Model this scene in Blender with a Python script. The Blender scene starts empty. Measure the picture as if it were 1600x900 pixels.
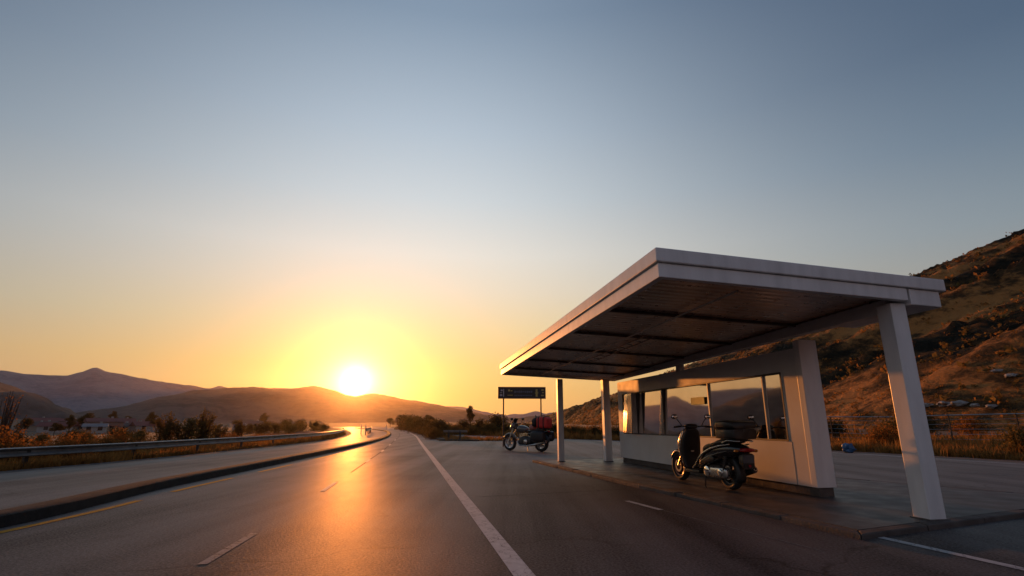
import bpy, bmesh, math, random
from mathutils import Vector, Matrix, noise, Euler
R = math.radians
sc = bpy.context.scene
COL = sc.collection
rnd = random.Random(7)
PITCH = math.atan(212 / 816)
CAMZ = 1.2
SUN_AZ, SUN_EL = R(-16.5), R(4.17)
SUN = Vector((math.sin(SUN_AZ) * math.cos(SUN_EL), math.cos(SUN_AZ) * math.cos(SUN_EL), math.sin(SUN_EL)))

# ------------------------------------------------------------------ helpers
def lerp(a, b, t): return a + (b - a) * t
def sstep(a, b, x):
    t = max(0.0, min(1.0, (x - a) / (b - a))); return t * t * (3 - 2 * t)

def curve(pts):
    """smooth y = f(x) through pts (x ascending), linear outside"""
    xs = [p[0] for p in pts]; ys = [p[1] for p in pts]; n = len(xs)
    d = [(ys[i + 1] - ys[i]) / (xs[i + 1] - xs[i]) for i in range(n - 1)]
    m = [d[0]] + [0 if d[i - 1] * d[i] <= 0 else 2 * d[i - 1] * d[i] / (d[i - 1] + d[i]) for i in range(1, n - 1)] + [d[-1]]
    def f(x):
        if x <= xs[0]: return ys[0] + (x - xs[0]) * m[0]
        if x >= xs[-1]: return ys[-1] + (x - xs[-1]) * m[-1]
        i = 0
        while x > xs[i + 1]: i += 1
        h = xs[i + 1] - xs[i]; t = (x - xs[i]) / h
        return ((2 * t**3 - 3 * t**2 + 1) * ys[i] + (t**3 - 2 * t**2 + t) * h * m[i]
                + (-2 * t**3 + 3 * t**2) * ys[i + 1] + (t**3 - t**2) * h * m[i + 1])
    return f

class MB:
    def __init__(s): s.v = []; s.f = []
    def add(s, vs, fs, mtx=None):
        o = len(s.v)
        s.v += [tuple(mtx @ Vector(p)) if mtx else tuple(p) for p in vs]
        s.f += [tuple(i + o for i in f) for f in fs]; return s
    def box(s, c, d, rot=None):
        x, y, z = d[0] / 2, d[1] / 2, d[2] / 2
        vs = [(-x, -y, -z), (x, -y, -z), (x, y, -z), (-x, y, -z), (-x, -y, z), (x, -y, z), (x, y, z), (-x, y, z)]
        m = Matrix.Translation(c) @ (Euler(rot).to_matrix().to_4x4() if rot else Matrix.Identity(4))
        return s.add(vs, [(3, 2, 1, 0), (4, 5, 6, 7), (0, 1, 5, 4), (1, 2, 6, 5), (2, 3, 7, 6), (3, 0, 4, 7)], m)
    def prism(s, poly, zb, zt):
        fb = zb if callable(zb) else (lambda x, y: zb); ft = zt if callable(zt) else (lambda x, y: zt)
        n = len(poly)
        vs = [(x, y, fb(x, y)) for x, y in poly] + [(x, y, ft(x, y)) for x, y in poly]
        fs = [tuple(range(n - 1, -1, -1)), tuple(range(n, 2 * n))] + [(i, (i + 1) % n, n + (i + 1) % n, n + i) for i in range(n)]
        return s.add(vs, fs)
    def ring(s, outer, inner, zb, zt):
        fb = zb if callable(zb) else (lambda x, y: zb); ft = zt if callable(zt) else (lambda x, y: zt)
        n = len(outer)
        vs = [(x, y, fb(x, y)) for x, y in outer] + [(x, y, ft(x, y)) for x, y in outer] + \
             [(x, y, fb(x, y)) for x, y in inner] + [(x, y, ft(x, y)) for x, y in inner]
        fs = []
        for i in range(n):
            j = (i + 1) % n
            fs += [(i, j, n + j, n + i), (2 * n + j, 2 * n + i, 3 * n + i, 3 * n + j), (n + i, n + j, 3 * n + j, 3 * n + i), (2 * n + i, 2 * n + j, j, i)]
        return s.add(vs, fs)
    def tube(s, pts, r, n=8, caps=True):
        pts = [Vector(p) for p in pts]; k = len(pts)
        rs = r if isinstance(r, (list, tuple)) else [r] * k
        vs, fs = [], []; up = None
        for i, p in enumerate(pts):
            d = (pts[min(i + 1, k - 1)] - pts[max(i - 1, 0)]).normalized()
            if up is None: up = Vector((0, 0, 1)) if abs(d.z) < .9 else Vector((1, 0, 0))
            a = d.cross(up).normalized(); b = a.cross(d).normalized(); up = b
            for j in range(n):
                t = 2 * math.pi * j / n
                vs.append(p + (a * math.cos(t) + b * math.sin(t)) * rs[i])
        for i in range(k - 1):
            for j in range(n):
                fs.append((i * n + j, i * n + (j + 1) % n, (i + 1) * n + (j + 1) % n, (i + 1) * n + j))
        if caps: fs += [tuple(range(n - 1, -1, -1)), tuple(range((k - 1) * n, k * n))]
        return s.add(vs, fs)
    def lathe(s, prof, c, n=40, axis='y'):
        """prof: closed loop of (radius, along) revolved round the axis through c"""
        vs, fs = [], []; k = len(prof)
        for i in range(n):
            t = 2 * math.pi * i / n
            for r, a in prof:
                if axis == 'y': vs.append((c[0] + r * math.cos(t), c[1] + a, c[2] + r * math.sin(t)))
                elif axis == 'z': vs.append((c[0] + r * math.cos(t), c[1] + r * math.sin(t), c[2] + a))
                else: vs.append((c[0] + a, c[1] + r * math.cos(t), c[2] + r * math.sin(t)))
        for i in range(n):
            for j in range(k):
                fs.append((i * k + j, i * k + (j + 1) % k, ((i + 1) % n) * k + (j + 1) % k, ((i + 1) % n) * k + j))
        return s.add(vs, fs)
    def loft(s, secs, n=20, e=2.6, axis='x'):
        """secs: (x, yc, halfwidth, zlow, zhigh) superellipse sections along x (axis z: (z, xc, halfx, ylow, yhigh))"""
        vs, fs = [], []
        for q in secs:
            a, yc, w, z0, z1 = q[:5]; ee = q[5] if len(q) > 5 else e
            for j in range(n):
                t = 2 * math.pi * j / n; ct, st = math.cos(t), math.sin(t)
                y = yc + w * math.copysign(abs(ct) ** (2 / ee), ct); z = (z0 + z1) / 2 + (z1 - z0) / 2 * math.copysign(abs(st) ** (2 / ee), st)
                vs.append((a, y, z) if axis == 'x' else (z, y, a))
        k = len(secs)
        for i in range(k - 1):
            for j in range(n): fs.append((i * n + j, i * n + (j + 1) % n, (i + 1) * n + (j + 1) % n, (i + 1) * n + j))
        fs += [tuple(range(n - 1, -1, -1)), tuple(range((k - 1) * n, k * n))]
        return s.add(vs, fs)
    def sweep(s, path, prof, closed=False, zf=None):
        """path (x,y) list; prof list of (offset to the right, z)"""
        k = len(path); m = len(prof); vs, fs = [], []
        for i, (x, y) in enumerate(path):
            a = path[max(i - 1, 0)]; b = path[min(i + 1, k - 1)]
            d = Vector((b[0] - a[0], b[1] - a[1])).normalized(); z0 = zf(x, y) if zf else 0
            for o, z in prof: vs.append((x + d.y * o, y - d.x * o, z + z0))
        mm = m if closed else m - 1
        for i in range(k - 1):
            for j in range(mm): fs.append((i * m + j, (i + 1) * m + j, (i + 1) * m + (j + 1) % m, i * m + (j + 1) % m))
        if closed: fs += [tuple(range(m)), tuple(range(k * m - 1, (k - 1) * m - 1, -1))]
        return s.add(vs, fs)
    def build(s, name, m, parent=None, smooth=None, bevel=0, sub=0, fix=True):
        me = bpy.data.meshes.new(name); me.from_pydata(s.v, [], s.f); me.validate()
        if fix:
            bm = bmesh.new(); bm.from_mesh(me); bmesh.ops.recalc_face_normals(bm, faces=bm.faces); bm.to_mesh(me); bm.free()
        me.materials.append(m)
        if smooth is not None:
            for p in me.polygons: p.use_smooth = True
            me.set_sharp_from_angle(angle=R(smooth))
        o = bpy.data.objects.new(name, me); COL.objects.link(o)
        if parent: o.parent = parent
        if sub:
            q = o.modifiers.new('sub', 'SUBSURF'); q.levels = q.render_levels = sub
        if bevel:
            b = o.modifiers.new('bevel', 'BEVEL'); b.width = bevel; b.segments = 2; b.limit_method = 'ANGLE'; b.angle_limit = R(40); b.harden_normals = False
        return o

def empty(name, loc=(0, 0, 0), rz=0, scale=1):
    o = bpy.data.objects.new(name, None); COL.objects.link(o); o.location = loc; o.rotation_euler = (0, 0, rz); o.scale = (scale,) * 3
    o.empty_display_size = .2; return o
def tag(o, label=None, cat=None, group=None, kind=None):
    if label: o['label'] = label
    if cat: o['category'] = cat
    if group: o['group'] = group
    if kind: o['kind'] = kind
    return o
def struct(o, label=None, cat=None):
    o['kind'] = 'structure'
    if label: o['label'] = label
    if cat: o['category'] = cat
    return o
def copy_tree(o, parent=None):
    c = o.copy(); COL.objects.link(c); c.parent = parent
    for ch in list(o.children): copy_tree(ch, c)
    return c

# ------------------------------------------------------------------ materials
def N(nt, t, **kw):
    n = nt.nodes.new(t)
    for k, v in kw.items(): setattr(n, k, v)
    return n
def noise_node(nt, vec, scale, detail=4, rough=.55):
    n = N(nt, 'ShaderNodeTexNoise'); n.inputs['Scale'].default_value = scale; n.inputs['Detail'].default_value = detail; n.inputs['Roughness'].default_value = rough
    nt.links.new(vec, n.inputs['Vector']); return n.outputs['Fac']
def ramp(nt, fac, stops, interp='LINEAR'):
    r = N(nt, 'ShaderNodeValToRGB'); r.color_ramp.interpolation = interp; e = r.color_ramp.elements
    while len(e) < len(stops): e.new(.5)
    for i, (p, c) in enumerate(stops):
        e[i].position = p; e[i].color = (*c, 1) if len(c) == 3 else c
    nt.links.new(fac, r.inputs[0]); return r.outputs[0]
def math_(nt, op, a, b=None, clamp=False):
    n = N(nt, 'ShaderNodeMath', operation=op); n.use_clamp = clamp
    for i, q in enumerate((a, b)):
        if q is None: continue
        if isinstance(q, (int, float)): n.inputs[i].default_value = q
        else: nt.links.new(q, n.inputs[i])
    return n.outputs[0]
def mixc(nt, fac, a, b, mode='MIX'):
    n = N(nt, 'ShaderNodeMix', data_type='RGBA', blend_type=mode)
    for i, q in ((0, fac), (6, a), (7, b)):
        if isinstance(q, (int, float)): n.inputs[i].default_value = q
        elif isinstance(q, tuple): n.inputs[i].default_value = (*q, 1) if len(q) == 3 else q
        else: nt.links.new(q, n.inputs[i])
    return n.outputs[2]
def mapped(nt, scale=(1, 1, 1), rot=(0, 0, 0)):
    tc = N(nt, 'ShaderNodeTexCoord'); m = N(nt, 'ShaderNodeMapping')
    m.inputs['Scale'].default_value = scale; m.inputs['Rotation'].default_value = rot
    nt.links.new(tc.outputs['Object'], m.inputs['Vector']); return m.outputs[0]
def newmat(name):
    m = bpy.data.materials.new(name); m.use_nodes = True; nt = m.node_tree
    return m, nt, nt.nodes['Principled BSDF']
def M(name, col, rough=.6, metal=0, var=.25, scale=5, bump=0, bscale=60, rvar=.15, coat=0, spec=.5, stretch=(1, 1, 1)):
    m, nt, b = newmat(name); v = mapped(nt, stretch)
    f = noise_node(nt, v, scale, 6)
    c = ramp(nt, f, [(.25, tuple(x * (1 - var) for x in col)), (.75, tuple(min(1, x * (1 + var)) for x in col))])
    nt.links.new(c, b.inputs['Base Color'])
    r = math_(nt, 'ADD', math_(nt, 'MULTIPLY', math_(nt, 'SUBTRACT', noise_node(nt, v, scale * 2.3), .5), rvar * 2), rough, True)
    nt.links.new(r, b.inputs['Roughness'])
    b.inputs['Metallic'].default_value = metal; b.inputs['Coat Weight'].default_value = coat; b.inputs['Specular IOR Level'].default_value = spec
    if bump:
        bp = N(nt, 'ShaderNodeBump'); bp.inputs['Strength'].default_value = bump; bp.inputs['Distance'].default_value = .02
        nt.links.new(noise_node(nt, v, bscale, 3), bp.inputs['Height']); nt.links.new(bp.outputs[0], b.inputs['Normal'])
    return m
def leafmat(name, c0, c1, scale=1.5, trans=.45):
    m = bpy.data.materials.new(name); m.use_nodes = True; nt = m.node_tree; nt.nodes.remove(nt.nodes['Principled BSDF'])
    v = mapped(nt); f = noise_node(nt, v, scale, 5, .7); c = ramp(nt, f, [(.3, c0), (.7, c1)])
    d = N(nt, 'ShaderNodeBsdfDiffuse'); t = N(nt, 'ShaderNodeBsdfTranslucent'); mx = N(nt, 'ShaderNodeMixShader'); mx.inputs[0].default_value = trans
    nt.links.new(c, d.inputs[0]); nt.links.new(c, t.inputs[0]); nt.links.new(d.outputs[0], mx.inputs[1]); nt.links.new(t.outputs[0], mx.inputs[2])
    nt.links.new(mx.outputs[0], nt.nodes['Material Output'].inputs[0]); return m

def asphalt(name, base, rough, rot=R(-10.8), crack=.95, spec=.30):
    m, nt, b = newmat(name)
    v = mapped(nt)
    vr = mapped(nt, (1, 1, 1), (0, 0, rot))
    vs = mapped(nt, (1.1, .035, 1), (0, 0, rot))
    streak = noise_node(nt, vs, 1.0, 4, .6)
    patch = noise_node(nt, v, .35, 5, .6)
    fine = noise_node(nt, v, 40, 4, .78)
    mid = noise_node(nt, v, 6, 4, .6)
    c = ramp(nt, streak, [(.3, tuple(x * .58 for x in base)), (.7, tuple(x * 1.38 for x in base))])
    c = mixc(nt, .55, c, ramp(nt, patch, [(.33, (.6,) * 3), (.5, (1,) * 3), (.66, (1.3,) * 3)]), 'MULTIPLY')
    c = mixc(nt, .8, c, ramp(nt, fine, [(.3, (.4,) * 3), (.52, (1,) * 3), (.72, (2.4,) * 3)]), 'MULTIPLY')
    # thin wandering cracks and cross joints
    warp = N(nt, 'ShaderNodeVectorMath', operation='ADD'); wn = N(nt, 'ShaderNodeTexNoise'); wn.inputs['Scale'].default_value = 1.3; wn.inputs['Detail'].default_value = 6
    nt.links.new(vr, wn.inputs['Vector']); nt.links.new(vr, warp.inputs[0]); nt.links.new(wn.outputs['Color'], warp.inputs[1])
    vo = N(nt, 'ShaderNodeTexVoronoi', feature='DISTANCE_TO_EDGE'); vo.inputs['Scale'].default_value = .28; nt.links.new(warp.outputs[0], vo.inputs['Vector'])
    ck = ramp(nt, vo.outputs[0], [(0, (1,) * 3), (.011, (0,) * 3)])
    msk = ramp(nt, noise_node(nt, v, .5, 3), [(.42, (0,) * 3), (.56, (crack,) * 3)])
    ckf = mixc(nt, 1.0, ck, msk, 'MULTIPLY')
    c = mixc(nt, ckf, c, tuple(x * .25 for x in base))
    nt.links.new(c, b.inputs['Base Color'])
    r = math_(nt, 'ADD', math_(nt, 'MULTIPLY', math_(nt, 'SUBTRACT', streak, .5), .2), math_(nt, 'ADD', math_(nt, 'MULTIPLY', math_(nt, 'SUBTRACT', mid, .5), .06), rough), True)
    nt.links.new(r, b.inputs['Roughness'])
    b.inputs['Specular IOR Level'].default_value = 0
    bp = N(nt, 'ShaderNodeBump'); bp.inputs['Strength'].default_value = .8; bp.inputs['Distance'].default_value = .01
    h = math_(nt, 'ADD', fine, math_(nt, 'MULTIPLY', mid, .1)); nt.links.new(h, bp.inputs['Height']); nt.links.new(bp.outputs[0], b.inputs['Normal'])
    g = N(nt, 'ShaderNodeBsdfGlossy'); nt.links.new(ramp(nt, math_(nt, 'ADD', math_(nt, 'MULTIPLY', fine, .6), math_(nt, 'ADD', math_(nt, 'MULTIPLY', patch, .12), math_(nt, 'MULTIPLY', streak, .28))), [(.36, (.25, .21, .18)), (.5, (.85, .76, .68)), (.64, (1, .95, .9))]), g.inputs['Color']); nt.links.new(r, g.inputs['Roughness']); nt.links.new(bp.outputs[0], g.inputs['Normal'])
    lw = N(nt, 'ShaderNodeLayerWeight'); lw.inputs['Blend'].default_value = .5
    fac = math_(nt, 'ADD', math_(nt, 'MULTIPLY', math_(nt, 'POWER', lw.outputs['Facing'], 5), spec), .006)
    mx = N(nt, 'ShaderNodeMixShader'); nt.links.new(fac, mx.inputs[0]); nt.links.new(b.outputs[0], mx.inputs[1]); nt.links.new(g.outputs[0], mx.inputs[2]); nt.links.new(mx.outputs[0], nt.nodes['Material Output'].inputs[0])
    return m

def paint(name, col, wear=.5):
    m, nt, b = newmat(name); v = mapped(nt)
    f = noise_node(nt, v, 9, 8, .75); g = noise_node(nt, v, 60, 3, .6)
    k = math_(nt, 'ADD', math_(nt, 'MULTIPLY', f, .75), math_(nt, 'MULTIPLY', g, .25))
    vo = N(nt, 'ShaderNodeTexVoronoi', feature='DISTANCE_TO_EDGE'); vo.inputs['Scale'].default_value = 2.6
    wn = N(nt, 'ShaderNodeTexNoise'); wn.inputs['Scale'].default_value = 3; wn.inputs['Detail'].default_value = 5
    wa = N(nt, 'ShaderNodeVectorMath', operation='ADD'); nt.links.new(v, wa.inputs[0]); nt.links.new(v, wn.inputs['Vector']); nt.links.new(wn.outputs['Color'], wa.inputs[1]); nt.links.new(wa.outputs[0], vo.inputs['Vector'])
    c = ramp(nt, k, [(wear - .14, tuple(x * .22 for x in col)), (wear - .06, tuple(x * .75 for x in col)), (wear + .2, col)])
    c = mixc(nt, ramp(nt, vo.outputs[0], [(0, (.85,) * 3), (.02, (0,) * 3)]), c, (.05, .05, .05))
    nt.links.new(c, b.inputs['Base Color']); b.inputs['Roughness'].default_value = .7; b.inputs['Specular IOR Level'].default_value = .07
    return m

mat = {}
mat['road'] = asphalt('asphalt', (.068, .063, .062), .47)
mat['apron'] = asphalt('dark_asphalt', (.066, .062, .061), .48)
mat['white_line'] = paint('road_white', (.62, .6, .57), .5)
mat['worn_line'] = paint('road_white_worn', (.30, .29, .28), .55)
mat['yellow_line'] = paint('road_yellow', (.60, .27, .02), .46)
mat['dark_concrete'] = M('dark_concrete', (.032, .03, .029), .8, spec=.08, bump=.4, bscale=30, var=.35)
mat['tar'] = M('tar', (.014, .013, .013), .9, spec=0)
mat['kerb'] = M('kerb_concrete', (.11, .094, .084), .8, spec=.12, bump=.5, bscale=25, var=.35, scale=3)
mat['pavement'] = M('pavement_concrete', (.075, .064, .058), .5, spec=.25, bump=.25, bscale=40, var=.4, scale=1.2, rvar=.25)
mat['soil'] = M('dry_soil', (.055, .04, .026), .9, bump=.6, bscale=8, var=.5, scale=.6)
mat['gravel'] = M('gravel', (.09, .075, .065), .9, bump=.7, bscale=50, var=.4, scale=3)
mat['white_paint'] = M('white_painted_metal', (.77, .755, .74), .42, var=.13, scale=3, bump=.05, bscale=6, stretch=(1.6, 1.6, .35))
mat['white_wall'] = M('white_wall_paint', (.68, .67, .655), .5, var=.07, scale=1.6, bump=.06, bscale=25)
mat['grey_trim'] = M('grey_trim', (.10, .09, .085), .5, var=.2)
mat['soffit'] = M('soffit_metal', (.62, .48, .39), .3, metal=.6, var=.2, scale=2.5, rvar=.12)
mat['rib'] = M('soffit_rib_metal', (.10, .08, .07), .4, metal=.4, var=.2)
mat['galv'] = M('galvanised_steel', (.42, .42, .42), .42, metal=.85, var=.2, scale=4)
mat['rail'] = M('weathered_steel', (.24, .235, .23), .5, metal=.7, var=.35, scale=2.5)
mat['dark_steel'] = M('dark_steel', (.06, .055, .05), .5, metal=.5)
mat['sign'] = M('sign_face', (.025, .02, .018), .45, var=.2)
mat['sign_white'] = M('sign_white', (.45, .42, .45), .5)
mat['sign_yellow'] = M('sign_yellow', (.5, .36, .10), .5)
mat['sign_blue'] = M('sign_grey_blue', (.10, .11, .18), .5)
mat['green_sign_reflection'] = M('green_sign_reflection', (.36, .52, .13), .5, var=.1)
mat['rubber'] = M('tyre_rubber', (.018, .017, .016), .75, bump=.3, bscale=80)
mat['black_plastic'] = M('black_plastic', (.016, .015, .015), .45, var=.3, bump=.1, bscale=120)
mat['black_gloss'] = M('black_gloss_paint', (.013, .012, .013), .16, var=.2, coat=.6, rvar=.05)
mat['dark_red_metal'] = M('dark_red_metal', (.16, .045, .03), .35, metal=.4)
mat['box'] = M('box_plastic', (.016, .014, .013), .42, var=.15)
mat['silver'] = M('silver_metal', (.55, .53, .50), .28, metal=.95, var=.15, rvar=.08)
mat['chrome'] = M('chrome', (.75, .73, .70), .1, metal=1, var=.05, rvar=.04)
mat['seat'] = M('seat_vinyl', (.035, .027, .023), .42, bump=.2, bscale=150)
mat['red_lens'] = M('red_lens', (.35, .012, .012), .15, coat=.5)
mat['amber_lens'] = M('amber_lens', (.5, .16, .02), .18, coat=.5)
mat['clear_lens'] = M('clear_lens', (.55, .55, .55), .12, coat=.6)
mat['plate'] = M('plate', (.10, .10, .11), .45)
mat['mirror'] = M('mirror_glass', (.8, .82, .85), .03, metal=1, var=.02, rvar=.01)
mat['tank'] = M('grey_brown_paint', (.10, .085, .07), .2, coat=.6, var=.15, rvar=.05)
mat['red_bag'] = M('red_fabric', (.60, .03, .022), .6, bump=.4, bscale=40, var=.25)
mat['pink_bag'] = M('faded_red_fabric', (.42, .16, .13), .65, bump=.4, bscale=40)
mat['black_bag'] = M('black_fabric', (.02, .018, .018), .7, bump=.4, bscale=50)
mat['blue_tarp'] = M('blue_plastic', (.035, .10, .22), .5, bump=.5, bscale=10, var=.35)
mat['rock'] = M('pale_rock', (.26, .24, .22), .85, bump=.6, bscale=4, var=.35, scale=1)
mat['bark'] = M('bark', (.07, .05, .035), .9, bump=.6, bscale=20)
mat['leaf_dark'] = leafmat('dark_leaves', (.06, .052, .024), (.12, .09, .036), 1.2, .42)
mat['leaf_olive'] = leafmat('olive_leaves', (.10, .074, .028), (.23, .15, .05), 1.5, .5)
mat['leaf_dry'] = leafmat('dry_leaves', (.16, .075, .024), (.36, .16, .04), 1.8, .5)
mat['grass'] = leafmat('dry_grass', (.17, .085, .028), (.42, .21, .06), .9, .5)
def glass_mat(rough=.035):
    m, nt, b = newmat('coated_window_glass')
    b.inputs['Metallic'].default_value = 1; b.inputs['Roughness'].default_value = rough
    v = mapped(nt); c = ramp(nt, noise_node(nt, v, 1.2, 4), [(.3, (.62, .53, .44)), (.7, (.74, .64, .54))]); nt.links.new(c, b.inputs['Base Color'])
    bp = N(nt, 'ShaderNodeBump'); bp.inputs['Strength'].default_value = .02; bp.inputs['Distance'].default_value = .05
    nt.links.new(noise_node(nt, v, .8, 2), bp.inputs['Height']); nt.links.new(bp.outputs[0], b.inputs['Normal'])
    return m
mat['glass'] = glass_mat(); mat['old_glass'] = glass_mat(.21)
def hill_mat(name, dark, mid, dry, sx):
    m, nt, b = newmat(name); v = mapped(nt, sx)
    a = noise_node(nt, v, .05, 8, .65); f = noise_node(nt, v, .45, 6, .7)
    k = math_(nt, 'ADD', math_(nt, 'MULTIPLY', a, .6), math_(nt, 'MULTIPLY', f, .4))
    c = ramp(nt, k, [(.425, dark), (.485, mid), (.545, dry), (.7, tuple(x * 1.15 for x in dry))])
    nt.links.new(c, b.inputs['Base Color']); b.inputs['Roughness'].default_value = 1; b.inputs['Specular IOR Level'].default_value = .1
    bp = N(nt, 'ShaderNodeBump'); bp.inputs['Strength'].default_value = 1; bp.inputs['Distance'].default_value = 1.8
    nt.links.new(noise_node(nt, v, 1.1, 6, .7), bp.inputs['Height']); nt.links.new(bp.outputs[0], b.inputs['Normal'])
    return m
mat['hill'] = hill_mat('hill_grass_lit_shade', (.022, .021, .014), (.11, .062, .026), (.55, .25, .078), (1, .45, 1))  # dry grass and scrub tones, also painting in sunlit and shaded bands
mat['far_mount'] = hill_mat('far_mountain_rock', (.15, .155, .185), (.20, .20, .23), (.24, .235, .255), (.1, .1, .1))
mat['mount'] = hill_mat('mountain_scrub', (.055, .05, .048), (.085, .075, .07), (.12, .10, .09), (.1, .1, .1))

# ------------------------------------------------------------------ road lines (x as a function of y, metres)
W = curve([(-15, 3.98), (4.7, .10), (30.2, -4.92), (58.4, -10.5), (116.5, -24.5), (209, -51)])       # white edge line
K = curve([(-15, -5.6), (6.7, -6.03), (10.5, -6.6), (14.8, -6.95), (20.8, -7.44), (26.4, -7.95), (39, -9.5), (55.3, -12.4), (87.4, -20.2), (149.6, -43), (209, -66)])  # median kerb
L = curve([(-15, -12.9), (13.7, -12.7), (19, -12.35), (29.3, -12.6), (39, -13.4), (50, -15.4), (95, -28.7), (149.6, -48.5), (209, -75)])  # left road edge
RR = curve([(-15, 25.6), (0, 21.2), (16.9, 16.4), (24, 14.35), (37.7, 8.0), (48, .9), (62, -6.9), (90, -16.3), (116.5, -22.6), (209, -49)])  # right edge of the slip road
def ys(a, b, near=1.0):
    out = [a]; 
    while out[-1] < b: out.append(min(b, out[-1] + max(near, .05 * abs(out[-1]))))
    return out
def strip(name, f0, f1, y0, y1, z, m, near=1.0):
    mb = MB(); Y = ys(y0, y1, near)
    vs = [(f(y), y, z) for y in Y for f in (f0, f1)]
    fs = [(2 * i, 2 * i + 1, 2 * i + 3, 2 * i + 2) for i in range(len(Y) - 1)]
    return struct(mb.add(vs, fs).build(name, m, fix=False))

def gh(x, y):
    """ground height away from the roads"""
    yy = max(-15, min(209, y)); z = -.05
    dl = L(yy) - x if y < 209 else (L(209) - .5 * (y - 209)) - x
    dr = x - (RR(yy) if y < 209 else RR(209) - .28 * (y - 209))
    if dl > 0: z += -1.5 * sstep(2, 45, dl) + 8.2 * sstep(80, 340, dl) + 6 * sstep(380, 1200, dl)
    if dr > 0: z += .12 * sstep(.8, 3, dr) + .5 * sstep(4, 30, dr)
    if y > 230: z += 3 * sstep(230, 900, y)
    if dl > 3 or dr > 2: z += .12 * noise.noise((x * .15, y * .15, 0)) * min(1, max(dl - 3, dr - 2) / 5)
    return z

# ground sheet, out past the mountains
mb = MB(); rings = [1.5]
while rings[-1] < 3600: rings.append(rings[-1] * 1.05 + .1)
NA = 300
vs = [(0, 0, -.05)]
for r in rings:
    for k in range(NA):
        t = 2 * math.pi * k / NA; x, y = r * math.sin(t), r * math.cos(t); vs.append((x, y, gh(x, y)))
fs = [(0, 1 + k, 1 + (k + 1) % NA) for k in range(NA)]
for i in range(len(rings) - 1):
    for k in range(NA):
        a, b = 1 + i * NA + k, 1 + i * NA + (k + 1) % NA; fs.append((a, a + NA, b + NA, b))
struct(mb.add(vs, fs).build('ground', mat['soil'], smooth=60), 'dry brown earth on both sides of the roads', 'ground')

SH = .9
tag(strip('road', lambda y: L(y), lambda y: W(y) + SH, -15, 209, 0, mat['road']), 'main asphalt road curving left towards the low sun', 'road')
tag(strip('slip_road', lambda y: W(y) + SH, lambda y: RR(y), -15, 100, 0, mat['apron']), 'dark asphalt beside and behind the shelter', 'road')
tag(strip('edge_line', lambda y: W(y) - .09, lambda y: W(y) + .09, -15, 120, .005, mat['white_line'], .5), 'cracked white edge line along the main road', 'line')
def dash(name, a, b, w, m, label, z=.005):
    d = (Vector(b) - Vector(a)).normalized() * 1; n = Vector((d.y, -d.x)) * w / 2
    o = struct(MB().add([(a[0] - n.x, a[1] - n.y, z), (a[0] + n.x, a[1] + n.y, z), (b[0] + n.x, b[1] + n.y, z), (b[0] - n.x, b[1] - n.y, z)], [(0, 1, 2, 3)]).build(name, m, fix=False))
    return tag(o, label, 'line')
D = lambda y: curve([(-10, -.6), (5.1, -2.73), (6.35, -2.9), (11, -3.6), (18.3, -4.8), (24.6, -5.85), (37.6, -8.2), (58, -12.0), (87, -18.6), (116, -27)])(y)
for i, (a, b) in enumerate([(5.05, 6.4), (10.2, 11.7), (17.6, 19.0), (24.2, 25.8), (31, 33), (40, 42.5)]):
    dash('lane_dash', (D(a), a), (D(b), b), .085, mat['worn_line' if i == 0 else 'white_line'], ['long worn white lane dash nearest the bottom edge', 'short white lane dash in the sun glint', 'third white lane dash up the road', 'fourth white lane dash up the road', 'fifth white lane dash, thin and far', 'sixth white lane dash before the bend'][i])
tag(strip('lane_seam', lambda y: D(y) - .014, lambda y: D(y) + .014, 14, 110, .0025, mat['tar'], .6), 'dark tar seam between the two lanes', 'seam')
YL = lambda y: K(y) + curve([(-15, .2), (6.5, .2), (9, .36), (12.5, .42), (20, .45)])(y)
for i, (a, b) in enumerate([(2, 9.0), (10.1, 12.6), (14.1, 16.6), (19, 22)]):
    tag(strip('yellow_line', lambda y: YL(y) - .06, lambda y: YL(y) + .06, a, b, .005, mat['yellow_line'], .5), ['long yellow line nearest the camera beside the median', 'second yellow line beside the median kerb', 'third yellow line beside the median kerb', 'farthest yellow line beside the median kerb'][i], 'line')
for i, (a, b) in enumerate([((-10.47, 13.3), (-10.35, 15.2)), ((-10.2, 21), (-10.3, 24))]):
    dash('lane_dash', a, b, .1, mat['worn_line'], ['faint white dash on the left carriageway', 'far faint white dash on the left carriageway'][i])
dash('lane_dash', (1.84, 8.95), (2.14, 8.05), .09, mat['white_line'], 'short white dash in front of the shelter kerb')
dash('lane_dash', (2.16, 7.98), (3.0, 5.6), .02, mat['worn_line'], 'thin faded white line running to the lower right')
dash('lane_dash', (3.99, 6.25), (4.75, 3.4), .11, mat['white_line'], 'bold white line starting at the platform corner')
dash('lane_dash', (11.34, 14.07), (11.95, 13.2), .1, mat['worn_line'], 'white lane dash on the road behind the shelter')
dash('lane_dash', (9.0, 17.2), (9.7, 16.0), .1, mat['worn_line'], 'white lane dash seen past the wall end post')
tag(strip('edge_line', lambda y: RR(y) - .95, lambda y: RR(y) - .8, -10, 60, .005, mat['white_line'], .6), 'white edge line on the road behind the shelter', 'line')
tag(strip('shoulder', lambda y: RR(y), lambda y: RR(y) + 1.2, -15, 90, .002, mat['gravel']), 'pale gravel shoulder below the dry grass', 'shoulder')
tag(strip('shoulder', lambda y: L(y) - .7, lambda y: L(y), -15, 150, -.004, mat['gravel']), 'narrow gravel shoulder under the long guardrail', 'shoulder')

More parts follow.
